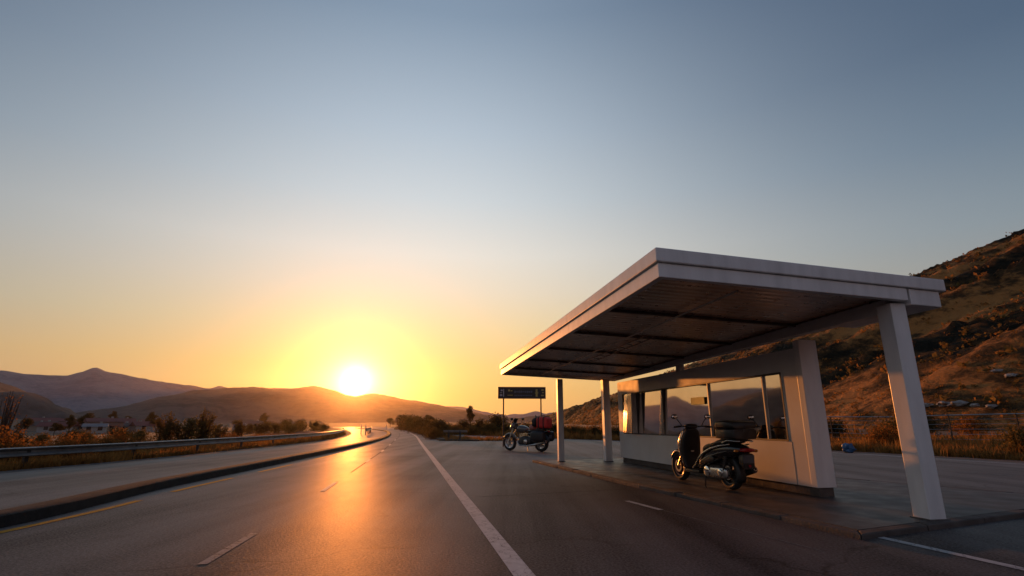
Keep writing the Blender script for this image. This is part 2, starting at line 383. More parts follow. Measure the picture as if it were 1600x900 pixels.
for i, (y0, lab) in enumerate([(9.4, 'thin tar joint across the road in front of the shelter'), (20.5, 'far tar joint across the road')]):
    k = [(lerp((W(y0) + .2) if i == 0 else K(y0) + .1, 2.2 if i == 0 else RR(y0) - 9, j / 24), y0 + .19 * j / 24 * 6 + .05 * noise.noise((j * .9, y0, 0))) for j in range(25)]
    o = struct(MB().add([(x, y + d, .0025) for x, y in k for d in (0, .014)], [(2 * j, 2 * j + 2, 2 * j + 3, 2 * j + 1) for j in range(24)]).build('tar_joint', mat['tar'], fix=False)); tag(o, lab, 'joint')
# median kerb
path = [(K(y) - .22, y) for y in ys(-12, 150, .8)]
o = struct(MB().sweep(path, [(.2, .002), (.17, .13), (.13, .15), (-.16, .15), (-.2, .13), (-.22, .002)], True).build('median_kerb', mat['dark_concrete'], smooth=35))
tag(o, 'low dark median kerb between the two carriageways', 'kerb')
# island and verge
PL = [(3.72, 6.05), (9.2, 8.55), (6.9, 12.5), (5.2, 19.6), (.65, 17.7), (2.44, 10.59), (3.44, 7.23)]
def inset(poly, d):
    n = len(poly); out = []
    A = sum(poly[i][0] * poly[(i + 1) % n][1] - poly[(i + 1) % n][0] * poly[i][1] for i in range(n)); sg = 1 if A > 0 else -1
    for i in range(n):
        p0, p1, p2 = Vector(poly[i - 1]), Vector(poly[i]), Vector(poly[(i + 1) % n])
        e1 = (p1 - p0).normalized(); e2 = (p2 - p1).normalized()
        n1 = Vector((-e1.y, e1.x)) * sg; n2 = Vector((-e2.y, e2.x)) * sg; bs = (n1 + n2).normalized(); k = d / max(.3, bs.dot(n1))
        out.append(tuple(p1 + bs * k))
    return out
PI_ = inset(PL, .16)
def ring_joints(outer, inner):
    mb = MB(); n = len(outer)
    for i in range(n):
        a0, a1, b0, b1 = Vector(outer[i]), Vector(outer[(i + 1) % n]), Vector(inner[i]), Vector(inner[(i + 1) % n])
        k = max(1, round((a1 - a0).length / 1.2))
        for j in range(k):
            g = .006 / max(.1, (a1 - a0).length / k); t0, t1 = (j + g) / k, (j + 1 - g) / k; dz = rnd.uniform(-.008, .006)
            sh = rnd.uniform(-.008, .008); nn = (b0 - a0).normalized() * sh
            q = [a0.lerp(a1, t0) + nn, a0.lerp(a1, t1) + nn, b0.lerp(b1, t1), b0.lerp(b1, t0)]
            mb.prism([tuple(p) for p in q], -.03, .064 + dz)
    return mb
tag(struct(ring_joints(PL, PI_).build('kerb', mat['kerb'], bevel=.014)), 'pale chipped kerbstones round the shelter island', 'kerb')
tag(struct(MB().prism(PI_, -.03, .062).build('pavement', mat['pavement'])), 'dark smooth concrete island under the shelter', 'pavement')
# grassy verge wedge between main road and slip road
vp = [(-5.3, 39.6), (-2.3, 38.3), (-3.2, 43), (-6.0, 53), (-9.6, 66), (-14.9, 88), (-15.4, 84), (-10.2, 62), (-6.7, 46)]
tag(struct(MB().prism(vp, -.03, lambda x, y: .1).build('verge', mat['soil'])), 'earth verge wedge between the main road and slip road', 'verge')

# ------------------------------------------------------------------ hills and mountains
def polar_range(name, sil, r0, rc, r1, a0, a1, da, amp, nsc, label, seed, foot=-4, mt='mount'):
    f = curve(sil); fr = [0, .12, .24, .36, .46, .56, .66, .76, .84, .9, .95, 1, 1.06, 1.15, 1.3, 1.5]
    mb = MB(); vs = []; n = int((a1 - a0) / da) + 1
    for i in range(n):
        a = a0 + i * da; H = CAMZ + rc * math.tan(R(f(a))); ca, sa = math.cos(R(a)), math.sin(R(a))
        for q in fr:
            if q <= 1: r = lerp(r0, rc, q); z = lerp(foot, H, q ** 1.25)
            else: r = lerp(rc, r1, (q - 1) / .5); z = lerp(H, foot, (q - 1) / .5)
            x, y = r * sa, r * ca
            nz = noise.fractal((x / nsc + seed, y / nsc, seed), .9, 2.1, 6); rg = 1 - 2 * abs(noise.noise((x / nsc * 1.7 + seed, y / nsc * 1.7, 3)))
            w = math.sin(math.pi * min(1, q)) if q < 1 else 0
            z += amp * (nz * .9 + rg * .9) * w + (amp * .13 * noise.fractal((x / nsc * 5, y / nsc * 5, seed), .7, 2, 5) if q >= .9 and q <= 1.1 else 0)
            vs.append((x, y, z))
    k = len(fr)
    fs = [(i * k + j, (i + 1) * k + j, (i + 1) * k + j + 1, i * k + j + 1) for i in range(n - 1) for j in range(k - 1)]
    return tag(struct(mb.add(vs, fs).build(name, mat[mt], smooth=60)), label, 'mountains')
S1 = [(-110, 3), (-90, 4.5), (-75, 5.6), (-60, 4.9), (-50, 4.1), (-44.2, 4.05), (-42.7, 3.85), (-40.5, 3.83), (-39.2, 4.28), (-38.35, 4.62), (-37.6, 4.36), (-36.5, 4.21), (-34.9, 3.85), (-33.2, 3.65), (-31.1, 3.38), (-29.7, 3.2), (-28.8, 3.46), (-27.5, 3.2), (-22.9, 3.45), (-19, 3.2), (-16, 2.6), (-12, 2.5), (-8, 1.85), (-5.5, 1.75), (-3.5, 1.15), (0, .8), (6, .7), (25, .9)]
S2 = [(-44, .1), (-36.5, 1.25), (-33.5, 2.33), (-29.5, 3.14), (-25.8, 3.42), (-22.9, 3.3), (-20.5, 3.69), (-19, 3.47), (-17.05, 2.8), (-16.4, 2.75), (-14.8, 3.03), (-13.5, 2.91), (-10.9, 2.42), (-8.7, 2.1), (-7.2, 1.8), (-5, 1.25), (-2.7, .79), (0, .4), (4, .2)]
S3 = [(-110, 3.2), (-80, 5.0), (-60, 4.8), (-50, 4.4), (-46.5, 3.8), (-44.2, 3.2), (-42.2, 2.35), (-40.2, 1.2), (-38.6, .3), (-37, -.2)]
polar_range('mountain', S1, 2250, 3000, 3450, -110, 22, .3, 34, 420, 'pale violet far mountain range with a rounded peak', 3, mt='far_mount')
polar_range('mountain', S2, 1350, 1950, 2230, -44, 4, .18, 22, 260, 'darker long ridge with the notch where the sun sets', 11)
polar_range('hill', S3, 620, 950, 1280, -110, -37, .3, 15, 150, 'dark near slope entering at the left edge', 23)

cz = curve([(-260, 78), (-100, 64), (0, 59.5), (100, 55.5), (144, 54.2), (157, 53.2), (176, 50.5), (263, 45.5), (400, 42.5), (735, 40), (962, 36), (1400, 29), (1650, 8)])
def hill_z(x, y, foot):
    q = (x - foot) / (150 - foot); Hc = cz(y)
    z = -.6 + (Hc + .6) * (max(0, q) ** 1.12) if q <= 1 else lerp(Hc, Hc * .7, (q - 1) / .5)
    ampl = sstep(0, .2, q) * (1 - .75 * sstep(.82, 1, q)) if q <= 1 else .25
    u = (-x * .62 + y * .78); c_ = x * .78 + y * .62       # spurs that climb towards the camera
    n1 = 1 - 2 * abs(noise.noise((c_ / 24, u / 110, 1.3))); n2 = 1 - 2 * abs(noise.noise((c_ / 9.5 + 4, u / 38, 7.7)))
    n3 = .6 - 1.6 * abs(noise.noise((c_ / 4.2, u / 13, 2.2))); n4 = noise.noise((x / 1.3, y / 2.7, 9.1)); n5 = noise.noise((x / 45, y / 60, 4.1))
    return z + ampl * (n1 * 5.2 + n2 * 2.8 + n3 * 1.25 + n4 * .75 + n5 * 4.5)
def hill_foot(y): return 36 + 4 * noise.noise((y * .02, 5, 0))
mb = MB(); HY = []; y = -160.0
while y < 1650: HY.append(y); y += max(1.3, abs(y) * .009) if y > 20 else (2.0 if y > -40 else 5)
HX = [0, .008] + [i / 110 for i in range(2, 111)] + [1.03, 1.08, 1.16, 1.3, 1.5]
vs = []
for y in HY:
    foot = hill_foot(y)
    for q in HX:
        x = lerp(foot, 150, q); vs.append((x, y, hill_z(x, y, foot)))
k = len(HX)
fs = [(i * k + j, i * k + j + 1, (i + 1) * k + j + 1, (i + 1) * k + j) for i in range(len(HY) - 1) for j in range(k - 1)]
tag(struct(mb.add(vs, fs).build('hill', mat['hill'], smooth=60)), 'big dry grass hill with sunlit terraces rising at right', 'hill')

# ------------------------------------------------------------------ vehicles (local +x is forward)
def wheel(parent, x, z, r, w, rim_m, spokes=5, name='wheel', tw=1.0, disc=True):
    root = MB()
    prof = []
    rin = r * .66
    for k in range(12):
        a = 2 * math.pi * k / 12; prof.append((r - (r - rin) / 2 + (r - rin) / 2 * math.cos(a), w / 2 * math.sin(a) * tw))
    rootm = root.lathe(prof, (x, 0, z), 40).build(name, mat['rubber'], parent, smooth=60)
    ri = rin + .006
    mb = MB().lathe([(ri, -w * .36), (ri, w * .36), (ri - .022, w * .30), (ri - .026, -w * .30)], (x, 0, z), 36)
    mb.lathe([(.045, -w * .42), (.045, w * .42), (.012, w * .42), (.012, -w * .42)], (x, 0, z), 18)
    for k in range(spokes):
        a = 2 * math.pi * k / spokes + .3
        for da in (-.10, .10):
            mb.tube([(x + .035 * math.cos(a), w * .1, z + .035 * math.sin(a)), (x + (ri - .012) * math.cos(a + da), w * .16, z + (ri - .012) * math.sin(a + da))], [.017, .011], 6)
            mb.tube([(x + .035 * math.cos(a), -w * .1, z + .035 * math.sin(a)), (x + (ri - .012) * math.cos(a + da), -w * .16, z + (ri - .012) * math.sin(a + da))], [.017, .011], 6)
    mb.build('rim', rim_m, rootm, smooth=40)
    if disc:
        MB().lathe([(r * .42, w * .44), (r * .42, w * .44 + .005), (r * .27, w * .44 + .005), (r * .27, w * .44)], (x, 0, z), 30).build('brake_disc', mat['silver'], rootm, smooth=40)
    return rootm

# --- scooter
SCL = 1.1
dirv = Vector((3.54 - 3.92, 11.56 - 9.87))
scooter = empty('scooter', (3.92, 9.87, .062), math.atan2(dirv.y, dirv.x), SCL)
tag(scooter, 'dark parked scooter with a black top box in front of the shelter wall', 'scooter')
wheel(scooter, 0, .265, .265, .135, mat['dark_steel'], 5)
wheel(scooter, 1.55, .265, .265, .12, mat['dark_red_metal'], 5)
# rear body shell
MB().loft([(-.47, 0, .055, .60, .665), (-.40, 0, .12, .555, .70), (-.22, 0, .175, .50, .735), (0, 0, .20, .46, .74), (.25, 0, .205, .40, .715), (.45, 0, .19, .33, .66), (.60, 0, .165, .27, .585), (.70, 0, .14, .24, .50), (.78, 0, .12, .24, .40)], 24, 3).build('body', mat['black_gloss'], scooter, smooth=50, sub=1)
for sy in (-1, 1):   # raised side mouldings that sweep from the footboard to the tail
    MB().tube([(.86, sy * .165, .275), (.74, sy * .178, .34), (.60, sy * .195, .455), (.42, sy * .208, .555), (.20, sy * .216, .632), (-.05, sy * .212, .685), (-.28, sy * .178, .716)], [.012, .017, .02, .021, .02, .017, .009], 8).build('side_moulding', mat['silver'] if sy > 0 else mat['black_gloss'], scooter, smooth=50)
    MB().tube([(.66, sy * .176, .315), (.50, sy * .205, .42), (.28, sy * .216, .50), (.02, sy * .21, .565), (-.2, sy * .185, .61)], [.009, .014, .016, .014, .008], 8).build('side_moulding', mat['tank'], scooter, smooth=50)
    MB().loft([(.12, sy * .212, .012, .44, .50), (.2, sy * .218, .014, .42, .53), (.42, sy * .205, .014, .38, .48), (.5, sy * .195, .01, .38, .42)], 12, 2.4).build('side_vent', mat['black_plastic'], scooter, smooth=50)
seat = MB().loft([(-.32, 0, .11, .735, .775), (-.25, 0, .145, .72, .80), (-.02, 0, .155, .705, .80), (.12, 0, .155, .685, .785), (.2, 0, .15, .665, .745), (.34, 0, .145, .64, .72), (.52, 0, .12, .59, .70), (.64, 0, .085, .54, .655), (.69, 0, .05, .53, .60)], 22, 2.6).build('seat', mat['seat'], scooter, smooth=50, sub=1)
MB().tube([(.16, .158, .70), (.16, 0, .792), (.16, -.158, .70)], .008, 6).build('seat_seam', mat['black_plastic'], seat, smooth=50)
# floor, leg shield, front apron
MB().loft([(.62, 0, .20, .20, .27), (.80, 0, .205, .19, .262), (1.05, 0, .20, .19, .262), (1.18, 0, .17, .21, .30)], 20, 5).build('footboard', mat['black_plastic'], scooter, smooth=40)
MB().loft([(.24, 1.16, .055, -.165, .165, 3), (.34, 1.205, .07, -.20, .20, 3), (.52, 1.20, .062, -.235, .235, 3.2), (.70, 1.165, .055, -.225, .225, 3.2), (.86, 1.115, .052, -.175, .175, 3), (.95, 1.085, .05, -.13, .13, 3)], 24, axis='z').build('leg_shield', mat['black_plastic'], scooter, smooth=50, sub=1) if False else None
def vloft(secs, n=24, e=3.0):
    """sections up the z axis: (z, xc, halfx, halfy)"""
    vs, fs = [], []
    for z, xc, hx, hy in secs:
        for j in range(n):
            t = 2 * math.pi * j / n; ct, st = math.cos(t), math.sin(t)
            vs.append((xc + hx * math.copysign(abs(ct) ** (2 / e), ct), hy * math.copysign(abs(st) ** (2 / e), st), z))
    k = len(secs)
    for i in range(k - 1):
        for j in range(n): fs.append((i * n + j, i * n + (j + 1) % n, (i + 1) * n + (j + 1) % n, (i + 1) * n + j))
    fs += [tuple(range(n - 1, -1, -1)), tuple(range((k - 1) * n, k * n))]
    return MB().add(vs, fs)
vloft([(.22, 1.10, .04, .14), (.30, 1.16, .05, .17), (.45, 1.175, .05, .19), (.62, 1.155, .048, .195), (.78, 1.115, .045, .18), (.90, 1.08, .042, .145), (.955, 1.065, .035, .11)]).build('leg_shield', mat['black_plastic'], scooter, smooth=50, sub=1)
apron = vloft([(.40, 1.25, .05, .11), (.50, 1.285, .085, .16), (.64, 1.275, .105, .185), (.78, 1.235, .105, .17), (.90, 1.17, .085, .145), (.965, 1.125, .05, .10)]).build('front_apron', mat['tank'], scooter, smooth=50, sub=1)
MB().loft([(1.30, 0, .10, .70, .80), (1.345, 0, .085, .70, .785), (1.365, 0, .05, .715, .765)], 18, 2.4).build('headlight', mat['clear_lens'], scooter, smooth=50, sub=1)
for sy in (-1, 1):
    MB().tube([(1.215, sy * .186, .44), (1.20, sy * .198, .60), (1.165, sy * .185, .76), (1.11, sy * .15, .90)], [.010, .014, .013, .008], 8).build('shield_edge', mat['silver'], scooter, smooth=50)
    MB().tube([(1.24, sy * .085, .60), (1.50, sy * .085, .27)], .022, 10).build('fork_leg', mat['silver'], scooter, smooth=50)
MB().box((1.075, .02, .55), (.012, .06, .025)).build('glovebox_latch', mat['silver'], scooter)
# front mudguard
def guard(x, z, r, a0, a1, w, n=14, th=.008):
    vs, fs = [], []; m = 7
    for i in range(n + 1):
        a = lerp(a0, a1, i / n)
        for j in range(m):
            s = j / (m - 1) * 2 - 1; rr = r - .05 * s * s * s * s
            vs.append((x + rr * math.cos(a), w / 2 * s, z + rr * math.sin(a)))
    for i in range(n):
        for j in range(m - 1): fs.append((i * m + j, i * m + j + 1, (i + 1) * m + j + 1, (i + 1) * m + j))
    return MB().add(vs, fs)
def solid(o, th): q = o.modifiers.new('solid', 'SOLIDIFY'); q.thickness = th; return o
solid(guard(1.55, .265, .305, R(25), R(150), .15).build('front_mudguard', mat['tank'], scooter, smooth=60), .01)
solid(guard(0, .265, .31, R(60), R(205), .17).build('rear_mudguard', mat['black_plastic'], scooter, smooth=60), .01)
# handlebar
MB().loft([(1.0, 0, .07, .955, 1.0), (1.05, 0, .13, .945, 1.035), (1.11, 0, .13, .935, 1.04), (1.17, 0, .07, .94, 1.0)], 18, 2.6).build('handlebar_cover', mat['black_plastic'], scooter, smooth=50, sub=1)
hb = MB().tube([(1.02, .37, .975), (1.05, .22, .99), (1.07, .08, .985), (1.07, -.08, .985), (1.05, -.22, .99), (1.02, -.37, .975)], .013, 8).build('handlebar', mat['dark_steel'], scooter, smooth=50)
for sy in (-1, 1):
    MB().tube([(1.035, sy * .25, .987), (1.02, sy * .375, .975)], .019, 10).build('grip', mat['rubber'], hb, smooth=50)
    MB().tube([(1.085, sy * .20, .985), (1.10, sy * .28, .982), (1.085, sy * .38, .972)], .007, 6).build('brake_lever', mat['silver'], hb, smooth=50)
    ms = MB().tube([(1.06, sy * .20, 1.0), (1.07, sy * .27, 1.09), (1.06, sy * .315, 1.145)], .008, 8).build('mirror', mat['black_plastic'], scooter, smooth=50)
    MB().loft([(1.085, sy * .34, .035, 1.135, 1.185), (1.07, sy * .34, .062, 1.115, 1.205), (1.052, sy * .34, .06, 1.118, 1.203)], 18, 2.5).build('mirror_shell', mat['black_plastic'], ms, smooth=50)
    MB().loft([(1.0515, sy * .34, .054, 1.123, 1.198), (1.048, sy * .34, .05, 1.127, 1.194)], 18, 2.5).build('mirror_glass', mat['mirror'], ms, smooth=50)
# engine and swing unit on the left, silencer on the right
MB().loft([(-.10, .115, .035, .18, .33), (0, .125, .045, .165, .36), (.2, .125, .05, .17, .34), (.42, .12, .05, .17, .345), (.55, .115, .035, .20, .31)], 20, 3).build('transmission_case', mat['silver'], scooter, smooth=50, sub=1)
MB().lathe([(.085, -.006), (.085, .012), (.06, .022), (.0005, .024), (.0005, -.006)], (.42, .168, .255), 28).build('clutch_cover', mat['chrome'], scooter, smooth=40)
MB().lathe([(.06, -.006), (.06, .012), (.045, .02), (.0005, .02), (.0005, -.006)], (.05, .168, .262), 28).build('hub_cover', mat['chrome'], scooter, smooth=40)
MB().loft([(.15, 0, .10, .20, .40), (.35, 0, .12, .18, .40), (.56, 0, .11, .20, .36)], 16, 4).build('engine', mat['dark_steel'], scooter, smooth=50)
ex = MB().tube([(.5, -.12, .2), (.3, -.17, .17), (.1, -.19, .22), (-.02, -.195, .25), (-.32, -.20, .335)], [.02, .022, .03, .06, .056], 16).build('silencer', mat['black_plastic'], scooter, smooth=50)
MB().lathe([(.03, 0), (.03, .03), (.02, .03), (.02, 0)], (-.352, -.2, .345), 16, 'x').build('tailpipe', mat['silver'], ex, smooth=50)
for sy in (-1, 1):
    sh = MB().tube([(-.02, sy * .15, .30), (-.13, sy * .15, .56)], .016, 8)
    for k in range(7): z = .34 + k * .03; sh.lathe([(.036, -.005), (.036, .005), (.024, .005), (.024, -.005)], (-.035 - k * .0127, sy * .15, z), 14, 'z')
    sh.build('shock_absorber', mat['dark_steel'], scooter, smooth=50)
MB().tube([(.46, .17, .2), (.40, .24, .02), (.36, .25, .012)], .011, 6).build('side_stand', mat['dark_steel'], scooter, smooth=50)
# tail
MB().loft([(-.46, 0, .135, .60, .665), (-.485, 0, .125, .607, .658), (-.495, 0, .10, .615, .65)], 20, 3).build('tail_light', mat['red_lens'], scooter, smooth=50)
for sy in (-1, 1):
    MB().loft([(-.40, sy * .165, .03, .60, .645), (-.445, sy * .172, .035, .60, .645), (-.46, sy * .172, .022, .61, .637)], 12, 2.6).build('indicator', mat['amber_lens'], scooter, smooth=50)
    MB().tube([(-.08, sy * .17, .735), (-.25, sy * .185, .775), (-.42, sy * .15, .765), (-.45, sy * .10, .765)], .013, 8).build('grab_rail', mat['silver'], scooter, smooth=50)
MB().loft([(-.36, 0, .09, .40, .56), (-.45, 0, .10, .36, .585), (-.48, 0, .10, .35, .585)], 14, 6).build('plate_holder', mat['black_plastic'], scooter, smooth=40)
MB().box((-.486, 0, .50), (.006, .19, .12), (0, R(-8), 0)).build('number_plate', mat['plate'], scooter)
MB().lathe([(.022, 0), (.022, .008), (.0005, .01), (.0005, 0)], (-.5, 0, .40), 14, 'x').build('reflector', mat['red_lens'], scooter, smooth=50)
MB().box((-.22, 0, .785), (.30, .22, .018)).build('rack', mat['dark_steel'], scooter, bevel=.004)
box = MB().loft([(-.47, 0, .195, .80, .955), (-.445, 0, .222, .797, .958), (-.24, 0, .235, .795, .958), (-.04, 0, .23, .797, .958), (.02, 0, .21, .80, .956), (.04, 0, .18, .81, .95)], 32, 8).build('top_box', mat['box'], scooter, smooth=50)
MB().loft([(-.475, 0, .20, .962, 1.02), (-.45, 0, .226, .96, 1.06), (-.24, 0, .24, .96, 1.088), (-.06, 0, .235, .96, 1.08), (.015, 0, .212, .96, 1.05), (.042, 0, .18, .962, 1.01)], 32, 6).build('lid', mat['box'], box, smooth=50)
MB().box((-.474, 0, .93), (.012, .09, .045)).build('latch', mat['dark_steel'], box, bevel=.004)

# --- motorcycle
a, b = Vector((1.30, 24.07)), Vector((-.09, 25.2)); dv = b - a
moto = empty('motorcycle', (a.x, a.y, 0), math.atan2(dv.y, dv.x), dv.length / 1.55)
tag(moto, 'dark touring motorcycle loaded with luggage under the road sign', 'motorcycle')
wheel(moto, 0, .32, .32, .16, mat['silver'], 5)
wheel(moto, 1.55, .32, .32, .13, mat['silver'], 5)
for sy in (-1, 1):
    MB().tube([(1.55, sy * .095, .32), (1.33, sy * .095, .80), (1.27, sy * .095, .95)], [.032, .027, .025], 10).build('fork_leg', mat['silver'], moto, smooth=50)
    MB().tube([(0, sy * .11, .32), (.5, sy * .11, .40)], .028, 8).build('swingarm', mat['dark_steel'], moto, smooth=50)
    MB().tube([(.02, sy * .14, .36), (.14, sy * .14, .66)], .028, 10).build('shock_absorber', mat['dark_steel'], moto, smooth=50)
solid(guard(1.55, .32, .365, R(30), R(150), .16).build('front_mudguard', mat['tank'], moto, smooth=60), .012)
solid(guard(0, .32, .37, R(50), R(175), .18).build('rear_mudguard', mat['black_plastic'], moto, smooth=60), .012)
MB().loft([(.62, 0, .10, .76, .86), (.70, 0, .14, .70, .93), (.85, 0, .165, .66, .99), (1.02, 0, .16, .68, .99), (1.14, 0, .11, .74, .95), (1.19, 0, .06, .78, .90)], 22, 2.5).build('fuel_tank', mat['tank'], moto, smooth=50, sub=1)
MB().loft([(-.22, 0, .10, .76, .84), (-.10, 0, .14, .75, .86), (.20, 0, .155, .74, .85), (.30, 0, .15, .72, .80), (.52, 0, .145, .71, .795), (.68, 0, .10, .74, .83)], 20, 2.6).build('seat', mat['seat'], moto, smooth=50, sub=1)
MB().loft([(-.36, 0, .06, .72, .80), (-.20, 0, .11, .66, .79), (.1, 0, .13, .60, .76), (.45, 0, .13, .56, .74), (.62, 0, .12, .58, .72)], 18, 2.8).build('tail_body', mat['black_gloss'], moto, smooth=50, sub=1)
MB().loft([(.42, 0, .16, .24, .52), (.60, 0, .19, .20, .56), (.80, 0, .19, .20, .58), (.98, 0, .15, .22, .52), (1.06, 0, .10, .28, .46)], 18, 4).build('engine', mat['dark_steel'], moto, smooth=40)
mb = MB()
for k in range(7): mb.box((.86 - k * .004, 0, .50 + k * .026), (.24, .30, .012))
mb.build('cylinder_fins', mat['silver'], moto)
for sy in (-1, 1): MB().lathe([(.085, 0), (.085, .02), (.05, .032), (.0005, .034), (.0005, 0)] if sy > 0 else [(.085, 0), (.085, -.02), (.05, -.032), (.0005, -.034), (.0005, 0)], (.62, sy * .19, .36), 24).build('engine_cover', mat['silver'], moto, smooth=40)
MB().tube([(1.24, 0, .90), (1.10, .02, .62), (1.04, .05, .30), (.75, .08, .20), (.40, .10, .24)], .022, 8).build('frame', mat['dark_steel'], moto, smooth=50)
MB().tube([(1.24, 0, .90), (.75, 0, .72), (.30, .0, .66), (-.25, 0, .74)], .024, 8).build('frame', mat['dark_steel'], moto, smooth=50)
MB().tube([(.95, .12, .45), (1.08, .15, .36), (.92, .19, .22), (.5, .2, .22), (.1, .215, .27), (-.38, .225, .38)], [.02, .02, .022, .026, .048, .052], 12).build('exhaust', mat['silver'], moto, smooth=50)
fr_ = MB().loft([(1.20, 0, .12, .84, 1.08), (1.32, 0, .15, .80, 1.10), (1.44, 0, .12, .80, 1.02), (1.50, 0, .07, .84, .96)], 18, 2.5).build('front_fairing', mat['tank'], moto, smooth=50, sub=1)
MB().loft([(1.46, 0, .085, .82, .96), (1.515, 0, .07, .84, .95), (1.53, 0, .04, .86, .93)], 18, 2.2).build('headlight', mat['clear_lens'], moto, smooth=50)
solid(MB().add([(1.36, -.14, 1.06), (1.36, .14, 1.06), (1.22, .11, 1.24), (1.22, -.11, 1.24), (1.42, 0, 1.06), (1.27, 0, 1.25)], [(0, 4, 5, 3), (4, 1, 2, 5)]).build('windscreen', mat['black_gloss'], moto, smooth=60), .006)
hb = MB().tube([(1.06, .40, 1.04), (1.14, .28, 1.08), (1.20, .08, 1.03), (1.20, -.08, 1.03), (1.14, -.28, 1.08), (1.06, -.40, 1.04)], .013, 8).build('handlebar', mat['dark_steel'], moto, smooth=50)
for sy in (-1, 1):
    MB().tube([(1.09, sy * .30, 1.065), (1.055, sy * .41, 1.038)], .02, 8).build('grip', mat['rubber'], hb, smooth=50)
    ms = MB().tube([(1.15, sy * .24, 1.08), (1.17, sy * .33, 1.20)], .008, 6).build('mirror', mat['black_plastic'], moto, smooth=50)
    MB().loft([(1.185, sy * .36, .06, 1.17, 1.25), (1.16, sy * .36, .07, 1.165, 1.255), (1.15, sy * .36, .065, 1.17, 1.25)], 14, 2.4).build('mirror_shell', mat['black_plastic'], ms, smooth=50)
    MB().loft([(-.34, sy * .29, .10, .42, .72), (-.28, sy * .29, .125, .38, .76), (.05, sy * .29, .13, .37, .77), (.20, sy * .29, .115, .40, .75), (.25, sy * .29, .09, .44, .72)], 20, 4.5).build('pannier', mat['black_plastic'], moto, smooth=50)
    MB().tube([(.55, sy * .15, .30), (.52, sy * .27, .30)], .014, 6).build('footrest', mat['dark_steel'], moto, smooth=50)
MB().loft([(-.36, 0, .07, .72, .79), (-.385, 0, .055, .73, .78)], 14, 2.6).build('tail_light', mat['red_lens'], moto, smooth=50)
MB().box((-.42, 0, .56), (.006, .19, .13), (0, R(-12), 0)).build('number_plate', mat['plate'], moto)
MB().tube([(.5, .16, .25), (.44, .30, .02)], .012, 6).build('side_stand', mat['dark_steel'], moto, smooth=50)
MB().box((-.12, 0, .85), (.46, .30, .016)).build('rack', mat['dark_steel'], moto, bevel=.004)
# luggage strapped on it
MW = lambda x, z: Vector((a.x, a.y, 0)) + Vector((dv.normalized().x * x, dv.normalized().y * x, z)) * (dv.length / 1.55)
def bag(name, x, z, secs, m, label, cat, e=4, sub=1):
    root = empty(name, MW(x, z), math.atan2(dv.y, dv.x), dv.length / 1.55); tag(root, label, cat, 'luggage on the motorcycle')
    MB().loft(secs, 20, e).build('body', m, root, smooth=60, sub=sub); return root
rb = bag('duffel_bag', -.13, .86, [(-.27, 0, .17, .02, .36), (-.24, 0, .22, .0, .42), (0, 0, .235, .0, .455), (.2, 0, .22, .0, .43), (.25, 0, .17, .03, .37)], mat['red_bag'], 'big square red bag strapped to the motorcycle tail rack', 'bag', 5)
for x in (-.13, .1): MB().loft([(x - .022, 0, .238, -.004, .455), (x + .022, 0, .240, -.004, .460)], 20, 5).build('strap', mat['black_bag'], rb, smooth=50)
MB().tube([(-.08, 0, .45), (-.06, 0, .49), (.08, 0, .49), (.10, 0, .45)], .012, 6).build('handle', mat['black_bag'], rb, smooth=50)
bb = bag('roll_bag', .24, .86, [(-.11, 0, .18, .10, .36), (-.07, 0, .22, .06, .42), (.06, 0, .22, .05, .41), (.11, 0, .17, .10, .33)], mat['black_bag'], 'black roll bag wedged between the red bags', 'bag', 3)
MB().tube([(-.05, .10, .40), (-.02, .06, .50), (.04, -.04, .47), (.02, -.12, .40)], .012, 6).build('strap', mat['black_bag'], bb, smooth=50)
pb = bag('small_bag', .40, .86, [(-.13, 0, .10, -.06, .10), (-.08, 0, .16, -.06, .155), (.06, 0, .16, -.065, .15), (.12, 0, .10, -.06, .08)], mat['pink_bag'], 'small faded red bag lying on the motorcycle seat', 'bag', 2.8)
MB().tube([(-.05, .13, .10), (0, .0, .165), (.05, -.13, .10)], .01, 6).build('strap', mat['black_bag'], pb, smooth=50)

# ------------------------------------------------------------------ shelter
ORG = Vector((3.6, 12.0, .07))
def rel(mb): mb.v = [(x - ORG.x, y - ORG.y, z - ORG.z) for x, y, z in mb.v]; return mb
shelter = empty('bus_shelter', ORG)
tag(shelter, 'white flat roofed roadside shelter with a long glazed wall on the island', 'shelter')
zr = lambda x, y: 2.8 - .014 * (y - 6)
zo = lambda d: (lambda x, y: zr(x, y) + d)
qA, qB, qD, qC = (1.66, 5.67), (5.29, 6.78), (3.45, 18.38), (-.34, 16.29)
gB, gD = (5.93, 6.98), (4.02, 18.70)
up = inset([qA, gB, gD, qC], -.035)
rel(MB().prism(up, zo(.175), zo(.34))).build('roof', mat['white_paint'], shelter, bevel=.012)
low = [qA, qB, qD, qC]
rel(MB().ring(low, inset(low, .09), zo(0), zo(.168))).build('fascia', mat['white_paint'], shelter, bevel=.008)
rel(MB().prism([(5.335, 6.80), (5.87, 6.965), (5.62, 8.45), (5.085, 8.29)], zo(-.05), zo(.171))).build('gutter_beam', mat['white_paint'], shelter, bevel=.012)
inn = inset(low, .095)
iA, iB, iD, iC = [Vector(p) for p in inn]
def qp(s, t): return iA.lerp(iB, s).lerp(iC.lerp(iD, s), t)
mb = MB(); NT, NS = 700, 3; vs = []
for i in range(NT + 1):
    for j in range(NS + 1):
        p = qp(j / NS, i / NT); w_ = math.sin(2 * math.pi * i / 10)
        vs.append((p.x, p.y, zr(p.x, p.y) +   .082 + .0045 * max(-.8, min(.8, w_ * 1.3)) + .004 * noise.noise((p.x * .8, p.y * .8, 0))))
mb.add(vs, [(i * 4 + j, i * 4 + j + 1, (i + 1) * 4 + j + 1, (i + 1) * 4 + j) for i in range(NT) for j in range(NS)])
